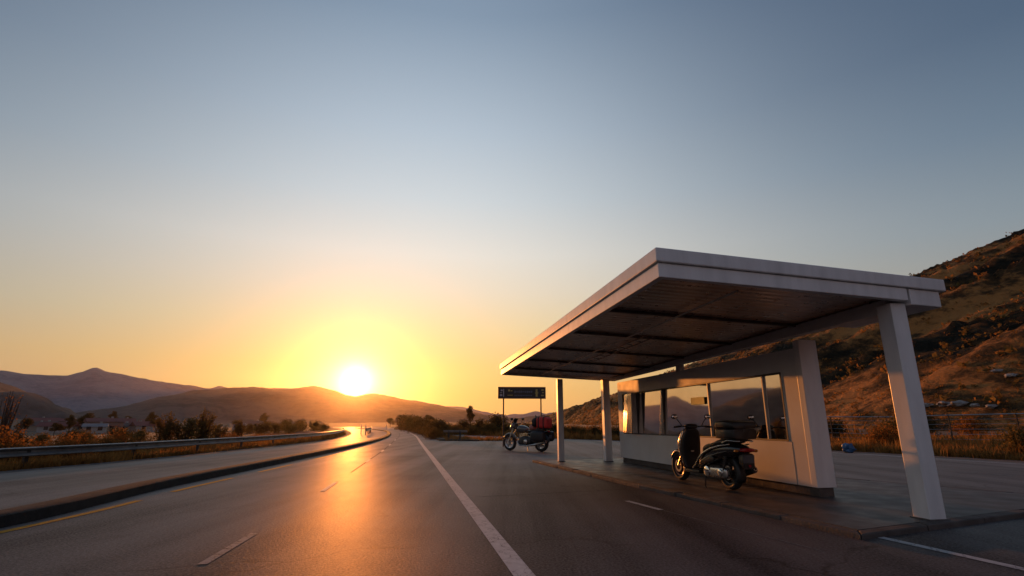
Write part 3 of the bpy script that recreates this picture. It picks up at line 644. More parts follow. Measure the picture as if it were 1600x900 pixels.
so_ = rel(mb).build('soffit', mat['soffit'], shelter, smooth=50)
mb = MB().prism([tuple(p) for p in (iA, iB, iD, iC)], zo(.12), zo(.16)); rel(mb).build('roof_deck', mat['rib'], shelter)
for t in (.17, .34, .52, .70, .87):
    mb = MB(); h = .0022
    mb.prism([tuple(qp(.005, t - h)), tuple(qp(.995, t - h)), tuple(qp(.995, t + h)), tuple(qp(.005, t + h))], zo(.03), zo(.075))
    rel(mb).build('rib', mat['rib'], shelter)
def sof(s, t, d): p = qp(s, t); return (p.x, p.y, zr(p.x, p.y) + d)
rel(MB().tube([sof(.33, .02, .02), sof(.31, .45, .02), sof(.30, .97, .02)], .016, 8)).build('conduit', mat['galv'], shelter, smooth=40)
mb = MB()
for ss in (.37, .43): mb.tube([sof(ss, .30, .0), sof(ss, .62, .0)], .012, 6)
for k in range(9): t = .31 + k * .0375; mb.tube([sof(.37, t, 0), sof(.43, t + .012, 0)], .009, 5)
rel(mb).build('cable_tray', mat['rib'], shelter)
bx0, bx1 = Vector((3.42, 18.0)), Vector((5.17, 6.97)); bd = (bx1 - bx0).normalized(); bn = Vector((bd.y, -bd.x)) * .075
rel(MB().prism([tuple(bx0 - bn), tuple(bx1 - bn), tuple(bx1 + bn), tuple(bx0 + bn)], lambda x, y: min(2.66, zr(x, y) - .035), zo(.058))).build('beam', mat['white_wall'], shelter, bevel=.006)
AZ = R(10.0)
def column(p, w, z1, rot=AZ):
    mb = MB().box((p[0], p[1], (.055 + z1) / 2), (w, w, z1 - .055), (0, 0, rot))
    o = rel(mb).build('post', mat['white_paint'], shelter, bevel=.01)
    pl = rel(MB().box((p[0], p[1], .069), (w + .05, w + .05, .014), (0, 0, rot))).build('base_plate', mat['grey_trim'], o)
column((5.17, 6.97), .235, 2.77); column((1.54, 17.2), .18, 2.60); column((3.02, 17.2), .22, 2.60)
# the long wall: local x runs away from the camera, local y towards the road
WR = Vector((4.9, 9.05, 0)); e = Vector((-1.53, 7.93)).normalized(); WA = math.atan2(e.y, e.x)
def wall_part(mb, name, m, parent=shelter, **kw):
    o = mb.build(name, m, parent, **kw)
    if parent is shelter: o.location = WR - ORG; o.rotation_euler = (0, 0, WA)
    return o
mb = MB(); X0, X1, Z0, Z1 = .42, 7.72, .9, 2.1
def bx(x0, x1, y0, y1, z0, z1): return MB().box(((x0 + x1) / 2, (y0 + y1) / 2, (z0 + z1) / 2), (x1 - x0, y1 - y0, z1 - z0))
mb = bx(0, 8.07, -.28, 0, .2, Z0); mb2 = bx(0, 8.07, -.28, 0, Z1, 2.47); 
mb.add(mb2.v, mb2.f)
for a, b in ((0, X0), (X1, 8.07)): q = bx(a, b, -.28, 0, Z0, Z1); mb.add(q.v, q.f)
q = bx(X0, X1, -.28, -.25, Z0, Z1); mb.add(q.v, q.f)
wall = wall_part(mb, 'wall_panel', mat['white_wall'])
wall_part(bx(.35, .354, .0, .003, .2, .9), 'joint', mat['grey_trim'], wall)
wall_part(bx(-.14, .0, -.33, .02, .2, 2.6), 'end_post', mat['white_paint'], bevel=.008)
wall_part(bx(.1, 8.0, -.25, -.05, .055, .2), 'plinth', mat['kerb'])
wall_part(bx(-.12, .1, -.28, -.02, .055, .2), 'plinth', mat['kerb'])
wall_part(bx(4.15, 4.35, -.2, -.08, 2.47, 2.70), 'hanger', mat['white_wall'])
win = wall_part(MB(), 'window', mat['grey_trim']) if False else None
fr = MB(); t = .03
for q in (bx(X0 + .002, X1 - .002, -.07, .008, Z0 + .002, Z0 + t), bx(X0 + .002, X1 - .002, -.07, .008, Z1 - t, Z1 - .002), bx(X0 + .002, X0 + t, -.07, .007, Z0 + t, Z1 - t), bx(X1 - t, X1 - .002, -.07, .007, Z0 + t, Z1 - t)): fr.add(q.v, q.f)
win = wall_part(fr, 'window', mat['grey_trim'])
edges = [X0 + t, .96, 2.85, 5.05, 6.31, 6.66, X1 - t]
for k in range(5):
    wx = edges[k + 1]; wall_part(bx(wx - .014, wx + .014, -.06, .004, Z0 + t, Z1 - t), 'mullion', mat['grey_trim'] if k > 1 else mat['galv'], win)
for k in range(6):
    a, b = edges[k] + (.016 if k else .002), edges[k + 1] - (.016 if k < 5 else .002)
    # every sash is set a touch out of plumb; the farthest one stands ajar, hinged at its far side
    p = bx(-(b - a), 0, -.006, 0, -(Z1 - Z0) / 2 + t + .004, (Z1 - Z0) / 2 - t - .004).build('pane', mat['glass'] if k < 5 else mat['old_glass'], win)
    p.location = (b - .004, -.03 if k < 5 else .0, (Z0 + Z1) / 2)
    p.rotation_euler = (R((.6, .6, 2.0, 2.6, 2.4, 3.0)[k]), 0, R((0, 0, 0, 0, 0, -9.3)[k]))
wall_part(bx(6.676, 6.681, -.03, .16, Z0 + t, Z1 - t), 'cheek', mat['galv'], win)
wall_part(bx(3.02, 3.60, -.004, .002, 1.63, 1.79), 'sign_reflection', mat['green_sign_reflection'], win)  # thin green plate standing in for a sign reflected in the glass

# ------------------------------------------------------------------ road furniture
def bearing(px, r):
    a = math.atan((px - 800) / 816 / 1.0332); return r * math.sin(a), r * math.cos(a)
def guardrail(path, label, z0=.31, z1=.565, step=4.0, post_in=.12, end=True, zf=None):
    g = empty('guardrail', (path[0][0], path[0][1], 0)); tag(g, label, 'guardrail')
    ox, oy = path[0]; pp = [(x - ox, y - oy) for x, y in path]; h = z1 - z0
    prof = [(-.02, z1), (.03, z1 - .022), (.03, z1 - h * .14), (-.055, z1 - h * .40), (-.055, z1 - h * .56), (.03, z1 - h * .84), (.03, z0 + .02), (-.02, z0), (-.07, z0 + .03), (-.07, z1 - .03)]
    MB().sweep(pp, prof, True).build('beam', mat['rail'], g, smooth=30)
    L0 = 0; nxt = .4
    for i in range(len(pp) - 1):
        a, b = Vector(pp[i]), Vector(pp[i + 1]); l = (b - a).length; d = (b - a) / l; n = Vector((d.y, -d.x))
        while nxt < L0 + l:
            p = a + d * (nxt - L0) - n * post_in
            o = MB().box((0, 0, (z1 - .06) / 2 - .1), (.12, .07, z1 - .06 + .2)).box((0, .07 if False else 0, z0 + h / 2), (.1, .15, .2)).build('post', mat['dark_steel'], g)
            o.location = (p.x, p.y, 0); o.rotation_euler = (0, 0, math.atan2(n.y, n.x) + math.pi / 2)
            nxt += step
        L0 += l
    return g
guardrail([(L(y) - .95, y) for y in ys(3, 92, 1.0)], 'long steel guardrail along the left edge of the carriageway')
guardrail([(-5.15, 40.6), (-4.3, 40.2), (-3.3, 39.7)], 'short stub of guardrail on the grassy verge at the slip road', .58, .72, 1.0)
guardrail([(K(y) - 2.6, y) for y in ys(58, 84, 1.5)], 'far guardrail on the median where the road bends', .4, .75, 3.0)
for i, (px, r, h) in enumerate([(604, 92, 1.1), (572, 62, 1.0), (565, 66, 1.0)]):
    x, y = bearing(px, r)
    o = empty('marker_post', (x, y, 0)); tag(o, ['slim white marker post at the far bend of the median', 'white marker post near the far median guardrail', 'second white marker post near the far median guardrail'][i], 'marker post')
    MB().box((0, 0, h / 2), (.1, .06, h)).build('post', mat['white_paint'], o, bevel=.01); MB().box((0, -.034, h - .2), (.08, .006, .12)).build('reflector', mat['amber_lens'], o)

# direction sign over the motorcycle
sx, sy = 0.55, 29.6
SR = math.atan2(-.35, 1); sg = empty('road_sign', (sx, sy, 0), R(4)); tag(sg, 'wide dark road sign board on two thin posts above the motorcycle', 'sign')
MB().box((0, 0, 2.86), (2.62, .05, .62)).build('board', mat['sign'], sg, bevel=.006)
MB().ring([(-1.33, -.325), (1.33, -.325), (1.33, .325), (-1.33, .325)], [(-1.29, -.285), (1.29, -.285), (1.29, .285), (-1.29, .285)], -.005, .004)
fr = MB().ring([(-1.33, -.325), (1.33, -.325), (1.33, .325), (-1.33, .325)], [(-1.29, -.285), (1.29, -.285), (1.29, .285), (-1.29, .285)], -.004, .006); fr.v = [(x, -.032 - z, y + 2.86) for x, y, z in fr.v]
fr.build('border', mat['dark_red_metal'], sg)
def marks(cells, m, name):
    mb = MB()
    for x, z, w_, h_ in cells: mb.box((x, -.0285, 2.86 + z), (w_, .004, h_))
    mb.build(name, m, sg)
marks([(-1.13, .13, .10, .09), (-1.16, -.13, .13, .10), (-1.02, 0, .05, .42), (-1.16, .0, .12, .03)], mat['sign_white'], 'symbol')
marks([(1.16, .16, .14, .07), (1.18, .02, .10, .06), (1.15, -.14, .16, .07)], mat['sign_yellow'], 'symbol')
marks([(.82, 0, .10, .40), (.82, .0, .18, .05)], mat['sign_yellow'], 'symbol')
marks([(-.72, .13, .10, .10), (-.58, .11, .10, .05), (-.66, -.13, .3, .03)], mat['sign_yellow'], 'lettering')
marks([(-.38 + k * .115, .06, .075, .11 - .03 * (k % 3 == 1)) for k in range(9)] + [(-.38 + k * .09, -.14, .06, .06) for k in range(11)], mat['sign_blue'], 'lettering')
for x in (-1.02, 1.06):
    MB().tube([(x, .045, -.1), (x, .045, 3.12)], .04, 10).build('post', mat['dark_steel'], sg, smooth=50)

# wire fence at the foot of the hill, on the bank behind the right-hand road
FP = [(RR(y) + 9.5 + .5 * math.sin(y * .3), y) for y in ys(2, 46, 2.6)]
fz = lambda x, y: gh(x, y)
fe = empty('wire_fence', (FP[0][0], FP[0][1], 0)); tag(fe, 'wire fence with a pale top rail below the big hill', 'fence')
def fl(p, z): return (p[0] - FP[0][0], p[1] - FP[0][1], fz(*p) + z)
for p in FP:
    MB().tube([fl(p, -.2), fl(p, 1.52)], .035, 6).build('post', mat['bark'], fe)
MB().tube([fl(p, 1.5) for p in FP], .03, 6).build('rail', mat['galv'], fe, smooth=50)
mb = MB()
for z in (.3, .55, .8, 1.05, 1.28): mb.tube([fl(p, z) for p in FP], .008, 4)
mb.build('wire', mat['galv'], fe)
# crumpled blue sheet in the grass
bxp, byp = bearing(1320, 27.5); mb = MB(); vs = []; n = 16
for i in range(n + 1):
    for j in range(n):
        a = 2 * math.pi * j / n; v = i / n; r = .2 * math.sin(math.pi * (.08 + .92 * v)) ** .6 + .02
        k = 1 + .45 * noise.noise((math.cos(a) * 1.6, math.sin(a) * 1.6, v * 3)); vs.append((r * k * math.cos(a) * 1.2, r * k * math.sin(a), .42 * (1 - v) + .1 * noise.noise((a, v * 4, 2))))
mb.add(vs, [(i * n + j, i * n + (j + 1) % n, (i + 1) * n + (j + 1) % n, (i + 1) * n + j) for i in range(n) for j in range(n)])
o = mb.build('tarpaulin', mat['blue_tarp'], smooth=30); o.location = (bxp, byp, gh(bxp, byp)); tag(o, 'crumpled blue plastic sheet lying in the dry grass', 'tarpaulin')
# pale boulders along the foot of the hill
for i in range(0, 15, 2):
    px = (1345, 1438, 1452, 1468, 1482, 1494, 1506, 1519, 1530, 1543, 1556, 1566, 1578, 1588, 1598)[i]; s = (.4, .3, .5, .3, .55, .35, .6, .4, .3, .55, .4, .65, .35, .5, .4)[i]
    r = 64 + 6 * ((i * 7) % 5) / 5; x, y = bearing(px, r); x += max(0, hill_foot(y) + 2.6 + 1.6 * math.sin(i * 2.3) - x)
    bm = bmesh.new(); bmesh.ops.create_icosphere(bm, subdivisions=3, radius=1)
    for v in bm.verts:
        c = v.co.copy(); v.co *= 1 + .5 * noise.noise(c * 1.5 + Vector((i * 7, 0, 0))) + .25 * abs(noise.noise(c * 3.5 + Vector((i * 3, 1, 0)))); v.co.z *= .6
        v.co = Vector([round(q * 4) / 4 * .35 + q * .65 for q in v.co])
    me = bpy.data.meshes.new('boulder'); bm.to_mesh(me); bm.free(); me.materials.append(mat['rock'])
    o = bpy.data.objects.new('boulder', me); COL.objects.link(o); o.location = (x, y, hill_z(x, y, hill_foot(y)) + .1 * s); o.scale = (s * 1.4, s, s * .8); o.rotation_euler = (0, 0, i)
    tag(o, 'pale weathered boulder in the broken row at the foot of the hill' if i else 'lone pale boulder left of the near shelter post, below the hill', 'boulder', 'boulders at the foot of the hill')

# ------------------------------------------------------------------ houses
HM = {'red': M('red_roof_tiles', (.17, .055, .045), .8, var=.3, bump=.4, bscale=12), 'brown': M('brown_roof_tiles', (.11, .075, .06), .8, var=.3, bump=.4, bscale=12), 'grey': M('grey_roof_sheet', (.16, .16, .17), .6, var=.2),
      'white': M('white_render', (.36, .34, .32), .8, var=.15), 'cream': M('cream_render', (.27, .22, .17), .8, var=.15), 'pink': M('pink_render', (.26, .16, .13), .8, var=.15), 'win': M('dark_window', (.02, .02, .022), .15, var=.1)}
def house(x, y, w_, d, h, rh, roof, wall, label, rz, hip=False, group='houses of the town below the road'):
    z = hill_z(x, y, hill_foot(y)) if x > 0 else gh(x, y)
    o = empty('house', (x, y, z), rz); tag(o, label, 'house', group)
    MB().box((0, 0, h / 2 - .5), (w_, d, h + 1)).build('wall', HM[wall], o)
    ov = .4; a, b = w_ / 2 + ov, d / 2 + ov; rx = a - b * .8 if hip else a
    vs = [(-a, -b, h), (a, -b, h), (a, b, h), (-a, b, h), (-rx, 0, h + rh), (rx, 0, h + rh)]
    r = MB().add([(q[0], q[1], q[2] + .002) for q in vs], [(0, 1, 5, 4), (2, 3, 4, 5), (1, 2, 5), (3, 0, 4), (3, 2, 1, 0)]).build('roof', HM[roof], o)
    if not hip: MB().box((w_ * .22, .6, h + rh * .9), (.6, .6, 1.3)).build('chimney', HM['white'], r)
    n = max(2, int(w_ / 3.2))
    for fl_ in range(1 if h < 4 else 2):
        for k in range(n):
            MB().box((-w_ / 2 + (k + .5) * w_ / n, -d / 2 - .01, 1.5 + fl_ * 2.8), (1.1, .06, 1.25)).build('window', HM['win'], o)
HL = [(58, 300, 13, 9, 5.6, 2.4, 'red', 'cream', 'two storey house with a red roof at the far left of the town'),
      (83, 330, 16, 10, 5.6, 2.6, 'red', 'white', 'wide red roofed house, topmost of the town at left'),
      (75, 250, 14, 9, 3.2, 2.4, 'red', 'pink', 'low pink house with a red roof in the middle row of the town'),
      (101, 270, 12, 9, 5.6, 2.2, 'red', 'cream', 'cream house with red roof right of the pink low house'),
      (122, 345, 24, 10, 3.4, 1.4, 'grey', 'white', 'long white shed with a grey roof on the upper edge of town'),
      (55, 190, 12, 8, 3.2, 2.2, 'brown', 'cream', 'brown roofed cottage nearest the left frame edge'),
      (92, 200, 15, 8, 3.2, 2.2, 'red', 'white', 'low white house with a long red roof in the front row'),
      (128, 230, 11, 9, 5.6, 2.2, 'brown', 'pink', 'tall pink house with a brown roof near the dark tree'),
      (150, 150, 9, 7, 3.2, 1.6, 'grey', 'white', 'small white house with a grey roof above the orange bushes'),
      (168, 165, 10, 8, 3.2, 2.2, 'grey', 'white', 'bright white cottage beside the small grey roofed house'),
      (180, 310, 14, 9, 5.6, 2.4, 'red', 'cream', 'cream house with a red roof among the far dark trees'),
      (205, 260, 16, 9, 3.2, 2.2, 'brown', 'pink', 'long pink house with a brown roof left of the tall shrub'),
      (216, 185, 18, 7, 3.0, 1.2, 'grey', 'cream', 'long low cream shed just left of the tall shrub'),
      (232, 320, 14, 9, 5.4, 2.2, 'brown', 'cream', 'cream house with a brown roof behind the tall shrub'),
      (67, 270, 11, 8, 3.2, 2.2, 'red', 'cream', 'small red roofed house between the two tall ones at left'),
      (110, 300, 12, 8, 5.4, 2.2, 'red', 'pink', 'pink two storey house with a red roof below the long shed'),
      (140, 290, 10, 8, 3.2, 2.0, 'brown', 'cream', 'small brown roofed house right of the long grey shed'),
      (118, 190, 9, 7, 3.0, 2.0, 'red', 'cream', 'small red roofed cottage in the front row before the dark tree'),
      (160, 235, 12, 7, 3.2, 2.0, 'red', 'pink', 'low red roofed house behind the bright white cottage'),
      (193, 330, 14, 8, 5.2, 2.0, 'grey', 'cream', 'tall cream house with a grey roof on the far slope'),
      (190, 205, 10, 7, 3.0, 2.0, 'brown', 'cream', 'small brown roofed house left of the long cream shed'),
      (222, 245, 11, 7, 3.2, 2.0, 'red', 'cream', 'red roofed cream house just above the long cream shed'),
      (376, 170, 8, 6, 3.0, 1.6, 'grey', 'white', 'tiny white house right of the tall shrub by the guardrail'),
      (395, 215, 12, 8, 3.2, 2.0, 'brown', 'cream', 'low brown roofed house farthest right in the valley')]
for i, h in enumerate(HL):
    x, y = bearing(h[0], h[1] * (1.35 if h[1] < 200 else 1.12)); house(x, y, h[2] * .6, h[3] * .6, h[4] * .6, h[5] * .6, *h[6:], rz=math.atan2(-x, y) * .8 + (-.3 + .6 * ((i * 37) % 10) / 10), hip=(i % 3 == 1))

rt = random.Random(5)
for k in range(34):
    px = rt.uniform(42, 250); r = rt.uniform(215, 400); x, y = bearing(px, r); red = k % 3 != 2
    house(x, y, rt.uniform(6, 12), rt.uniform(4.5, 6), rt.choice((2.0, 2.0, 3.4)), rt.uniform(1.0, 1.5), 'red' if red else 'brown', rt.choice(('cream', 'pink', 'white')),
          'tiny red roofed house packed into the hazy town' if red else 'tiny brown roofed house packed into the hazy town', math.atan2(-x, y) * .8 + rt.uniform(-.5, .5), k % 4 == 0, 'tiny houses packed into the hazy town')

# ------------------------------------------------------------------ plants
def leaves(mb, pts, size, rr, up=.3):
    for p in pts:
        s = size * rr.uniform(.6, 1.35); d = Vector((rr.gauss(0, 1), rr.gauss(0, 1), rr.gauss(up, 1))).normalized()
        a = d.orthogonal().normalized(); a = Matrix.Rotation(rr.uniform(0, 6.28), 3, d) @ a; b = d.cross(a)
        q = Vector(p); w2 = s * .42
        mb.add([q - b * s * .1, q + a * w2 * .9 + b * s * .45, q + b * s + d * s * .12, q - a * w2 * .9 + b * s * .45], [(0, 1, 2, 3)])
def crown_points(rr, clumps, n):
    out = []; tot = sum(c[3] ** 2 for c in clumps)
    for c in clumps:
        for _ in range(int(n * c[3] ** 2 / tot)):
            d = Vector((rr.gauss(0, 1), rr.gauss(0, 1), rr.gauss(0, 1))).normalized(); r = c[3] * rr.uniform(.25, 1) ** .5 * (1 + .3 * noise.noise(d * 2.1 + Vector(c[:3])))
            out.append((c[0] + d.x * r, c[1] + d.y * r, max(.02, c[2] + d.z * r * .85)))
    return out
def make_tree(seed, h, cr, n, ls, m, trunk=.35):
    rr = random.Random(seed); root = empty('tree'); mb = MB(); th = h * trunk
    mb.tube([(0, 0, -.3), (.02 * h, 0, th * .6), (0, .02 * h, th * 1.3), (.03 * h, 0, h * .75)], [h * .035, h * .026, h * .02, h * .008], 8)
    cl = []
    for k in range(9):
        a = rr.uniform(0, 6.28); q = rr.uniform(.15, .75) * cr; z = rr.uniform(th + .12 * h, h - cr * .35); cl.append((q * math.cos(a), q * math.sin(a), z, cr * rr.uniform(.3, .52)))
        mb.tube([(0, 0, th * rr.uniform(.8, 1.3)), (q * .5 * math.cos(a), q * .5 * math.sin(a), lerp(th, z, .6)), (q * math.cos(a), q * math.sin(a), z)], [h * .014, h * .009, h * .004], 5)
    cl.append((0, 0, h - cr * .4, cr * .45))
    mb.build('trunk', mat['bark'], root, smooth=50); lv = MB(); leaves(lv, crown_points(rr, cl, n), ls, rr); lv.build('crown', m, root, fix=False); return root
def make_shrub(seed, h, w_, n, ls, m, stems=9, upright=.0, name='shrub'):
    rr = random.Random(seed); root = empty(name); mb = MB(); pts = []; per = n // stems
    for k in range(stems):
        a = rr.uniform(0, 6.28); q = rr.uniform(.1, 1) * w_ * .5; b = rr.uniform(.0, .35) * w_ * .5; hh = h * rr.uniform(.55, 1.0) * (1 - .35 * (q / (w_ * .5)) ** 2)
        p0 = Vector((b * math.cos(a), b * math.sin(a), -.1)); p2 = Vector((q * math.cos(a), q * math.sin(a), hh)); p1 = p0.lerp(p2, .5) + Vector((0, 0, hh * .12))
        mb.tube([p0, p1, p2], [.03 * h / 2, .018 * h / 2, .006 * h / 2], 5)
        for _ in range(per):
            t = rr.uniform(.12, 1) ** .8; c = p0.lerp(p1, min(1, t * 2)) if t < .5 else p1.lerp(p2, (t - .5) * 2); sp = w_ * (.16 if upright else .24) * (1.15 - t * .75)
            pts.append((c.x + rr.gauss(0, sp), c.y + rr.gauss(0, sp), max(.02, c.z + rr.gauss(0, sp * .7))))
    mb.build('stem', mat['bark'], root, smooth=50); lv = MB(); leaves(lv, pts, ls, rr, 1.2 if upright else .3); lv.build('foliage', m, root, fix=False); return root
def place(proto, used, px, r, s, rz, label, cat, group, dz=0, xy=None):
    o = proto if proto not in used else copy_tree(proto); used.append(proto)
    x, y = xy if xy else bearing(px, r); o.location = (x, y, gh(x, y) + dz); o.rotation_euler = (0, 0, rz); o.scale = (s, s, s * rnd.uniform(.9, 1.1)); tag(o, label, cat, group); return o
used = []
reed = [make_shrub(11, 3.6, 2.2, 3000, .15, mat['leaf_olive'], 16, 1), make_shrub(12, 3.3, 1.9, 2400, .14, mat['leaf_olive'], 14, 1)]
dryb = [make_shrub(21, 1.15, 1.7, 2200, .085, mat['leaf_dry'], 14), make_shrub(22, 1.0, 1.4, 1800, .08, mat['leaf_dry'], 12)]
bare = make_shrub(31, 3.4, 1.9, 420, .08, mat['leaf_dry'], 22, 1)
bush = [make_shrub(41, 2.1, 2.6, 2600, .16, mat['leaf_dark'], 14), make_shrub(42, 1.7, 2.5, 2200, .15, mat['leaf_olive'], 13)]
trees = [make_tree(51, 6.5, 2.8, 2600, .34, mat['leaf_dark']), make_tree(52, 5.2, 2.5, 2200, .32, mat['leaf_dark'], .25), make_tree(53, 8.0, 2.2, 2400, .32, mat['leaf_dark'], .2)]
# left, behind the guardrail
G = 'tall olive shrubs behind the guardrail'
for i, (px, r, s, lab) in enumerate([(262, 31, .5, 'leftmost bushy shrub of the tall olive clump behind the guardrail'), (290, 31, .58, 'tallest olive shrub behind the left guardrail'), (318, 33, .55, 'dense olive shrub right of the tallest one'), (345, 36, .5, 'ragged olive shrub at the right of the tall clump'), (376, 42, .46, 'thin pale shrub to the right of the tall clump')]):
    place(reed[i % 2], used, px, r, s, i * 1.3, lab, 'shrub', G)
G = 'rusty dry bushes behind the guardrail'
for i, (px, r, s, lab) in enumerate([(2, 23.0, .95, 'large rusty bush at the left frame edge'), (24, 23.6, .8, 'rusty bush next to the one at the frame edge'), (62, 25, .6, 'low rusty bush in front of the brown cottage'), (102, 25, .8, 'rusty orange bush in front of the red roofs'), (126, 26, .7, 'smaller rusty bush right of the orange one'), (172, 26.5, .8, 'broad amber bush in front of the white houses'), (192, 27.5, .85, 'amber bush just right of the broad one'), (238, 28.5, .7, 'reddish bush at the foot of the tall olive clump'), (360, 33.5, .65, 'low pinkish bush right of the tall olive clump'), (402, 37, .6, 'last low rusty bush along the guardrail')]):
    place(dryb[i % 2], used, px, r, s, i * 2.1, lab, 'bush', G)
place(bare, used, 4, 26, .72, .4, 'bare twiggy shrub rising at the left frame edge', 'shrub', None)
G = 'dark scrub between the town and the road'
for i, (px, r, s) in enumerate([(30, 70, .8), (70, 85, .9), (118, 80, .9), (140, 66, .8), (190, 90, 1.0), (222, 70, .8), (410, 80, .8), (432, 90, 1.0), (455, 74, .7), (470, 100, 1.0), (492, 110, 1.0), (505, 94, .8), (447, 130, 1.2), (420, 140, 1.2), (470, 160, 1.3), (390, 100, .9)]):
    place(bush[i % 2], used, px, r, s, i * 1.7, 'dark low bush in the scrub between the town and the road' if i < 6 else 'brownish bush in the scrub left of the far bend', 'bush', G)
G = 'dark trees round the town'
for i, (px, r, s, lab) in enumerate([(138, 225, 1.35, 'broad dark tree right of the red roof cluster'), (150, 232, 1.2, 'dark tree touching the broad tree of the town'), (176, 250, 1.2, 'tall narrow tree in the middle of the town'), (198, 280, 1.2, 'dark tree above the long pink house'), (206, 300, 1.3, 'tree at the upper edge of town left of the shrub'), (235, 240, 1.25, 'dark tree behind the tall olive clump'), (246, 220, 1.0, 'small dark tree beside the tall olive clump'), (40, 210, 1.1, 'dark tree at the left end of the town'), (110, 180, .8, 'small dark tree among the front row of houses'), (88, 160, .7, 'little tree below the red roofs'), (370, 230, 1.1, 'dark tree above the tiny white house'), (412, 260, 1.2, 'dark tree at the right end of the valley')]):
    place(trees[i % 3], used, px, r, s * .72, i * 1.1, lab, 'tree', G)
# right of the road: verge bushes, hedge row and lone trees
G = 'bushes on the verge between the roads'
for i, (x, y, s) in enumerate([(-6.3, 43.5, .55), (-6.4, 47, .75), (-7.2, 50.5, .85), (-8.4, 56, .9), (-9.9, 62, .9), (-11.8, 70, 1.0), (-13.9, 79, 1.0), (-16.4, 90, 1.2), (-19.5, 101, 1.3), (-22.8, 113, 1.4)]):
    place(bush[(i + 1) % 2], used, 0, 0, s, i * 1.9, 'bush on the verge wedge, nearest the short guardrail' if i < 1 else 'bush in the row on the verge beside the white edge line', 'bush', G, .05, (x, y))
G = 'hedge row beyond the slip road'
for i, (px, r, s) in enumerate([(700, 66, 1.0), (712, 60, 1.0), (725, 64, 1.2), (738, 58, 1.0), (750, 62, 1.15), (764, 57, 1.1), (778, 60, 1.5), (792, 58, 1.0), (806, 56, 1.0), (822, 57, 1.1), (838, 55, 1.0), (854, 52, 1.0), (868, 50, .95), (884, 50, .8), (898, 47, .75), (912, 46, .8), (930, 45, .75), (952, 44, .85), (968, 43, .8), (684, 74, 1.2), (672, 84, 1.4), (660, 96, 1.5)]):
    place(bush[i % 2], used, px, r, s * .66, i * 2.3, 'bush in the dark hedge row beyond the slip road', 'bush', G)
for i, (px, r, s, k, lab) in enumerate([(651, 125, .62, 1, 'rounded small tree beside the far bend of the road'), (735, 130, .6, 2, 'slim lone tree behind the hedge row left of the sign'), (776, 84, .42, 1, 'small tree just left of the road sign'), (668, 150, .6, 0, 'small tree right of the rounded one at the far bend'), (610, 210, .7, 1, 'far small tree under the setting sun'), (632, 170, .6, 0, 'far tree between the setting sun and the rounded tree')]):
    place(trees[k], used, px, r, s, i, lab, 'tree', 'trees beyond the hedge row')
G = 'bushes along the fence at the foot of the hill'
for i, (px, r, s, lab) in enumerate([(1398, 33, .85, 'big olive bush behind the near shelter post'), (1378, 31, .6, 'amber bush left of the near shelter post'), (1300, 40, .6, 'bush at the fence right of the wall end post'), (1590, 27, .55, 'dark bush at the right frame edge'), (1520, 44, .7, 'bush below the pale boulders'), (1440, 47, .8, 'bush right of the near shelter post, behind the fence')]):
    place((bush[1], dryb[0], bush[0])[i % 3], used, px, r, s * (1.7 if i % 3 == 1 else 1), i * 1.4, lab, 'bush', G)

# dry grass, too dense to count
def grass(name, spots, n, h0, h1, label, seed, wd=.012):
    rr = random.Random(seed); mb = MB(); k = 0
    while k < n:
        x, y, dens = spots(rr)
        if noise.noise((x * .35, y * .35, seed)) + .35 * noise.noise((x * 1.6, y * 1.6, 1)) < rr.uniform(-.75, .25) - dens: 
            k += .2; continue
        k += 1; z = gh(x, y) - .03
        hh = rr.uniform(h0, h1) * (1 + .5 * noise.noise((x * .5, y * .5, 4)))
        for _ in range(5):
            a = rr.uniform(0, 6.28); ln = rr.uniform(.1, .55) * hh; w2 = wd * rr.uniform(.7, 1.6) * (1 + .025 * math.hypot(x, y)); ox, oy = rr.gauss(0, .07), rr.gauss(0, .07)
            px_, py_ = -math.sin(a) * w2, math.cos(a) * w2; hz_ = hh * rr.uniform(.6, 1.1)
            mb.add([(x + ox - px_, y + oy - py_, z), (x + ox + px_, y + oy + py_, z), (x + ox + math.cos(a) * ln * .4 + px_ * .7, y + oy + math.sin(a) * ln * .4 + py_ * .7, z + hz_ * .6), (x + ox + math.cos(a) * ln, y + oy + math.sin(a) * ln, z + hz_), (x + ox + math.cos(a) * ln * .4 - px_ * .7, y + oy + math.sin(a) * ln * .4 - py_ * .7, z + hz_ * .6)], [(0, 1, 2, 4), (4, 2, 3)])
    tag(mb.build(name, mat['grass'], fix=False), label, 'grass', kind='stuff')
def right_spots(rr):
    y = 4 + 50 * rr.random() ** 1.2; d = 1.0 + 15 * rr.random() ** 1.6; return RR(y) + d, y, .25
grass('dry_grass', right_spots, 9000, .25, .6, 'golden dry grass on the bank below the hill', 3)
def left_spots(rr):
    y = 5 + 60 * rr.random() ** 1.3; d = .75 + 9 * rr.random() ** 2.0; return L(y) - d, y, .1
grass('dry_grass', left_spots, 8000, .18, .42, 'rusty dry grass under and behind the long guardrail', 5)
def verge_spots(rr):
    y = 39 + 50 * rr.random() ** 1.5; a, b = W(y) + 1.9, max(W(y) + 2.4, RR(y) - 6.0); return lerp(a, b, rr.random()), y, .2
grass('dry_grass', verge_spots, 2200, .15, .4, 'dry grass on the verge wedge between the roads', 7)
def far_spots(rr):
    y = 42 + 110 * rr.random() ** 1.3; return RR(min(y, 209)) + 1.2 + 22 * rr.random() ** 1.4, y, .1
grass('dry_grass', far_spots, 4500, .35, .8, 'dry grass in front of the hedge row beyond the slip road', 9)

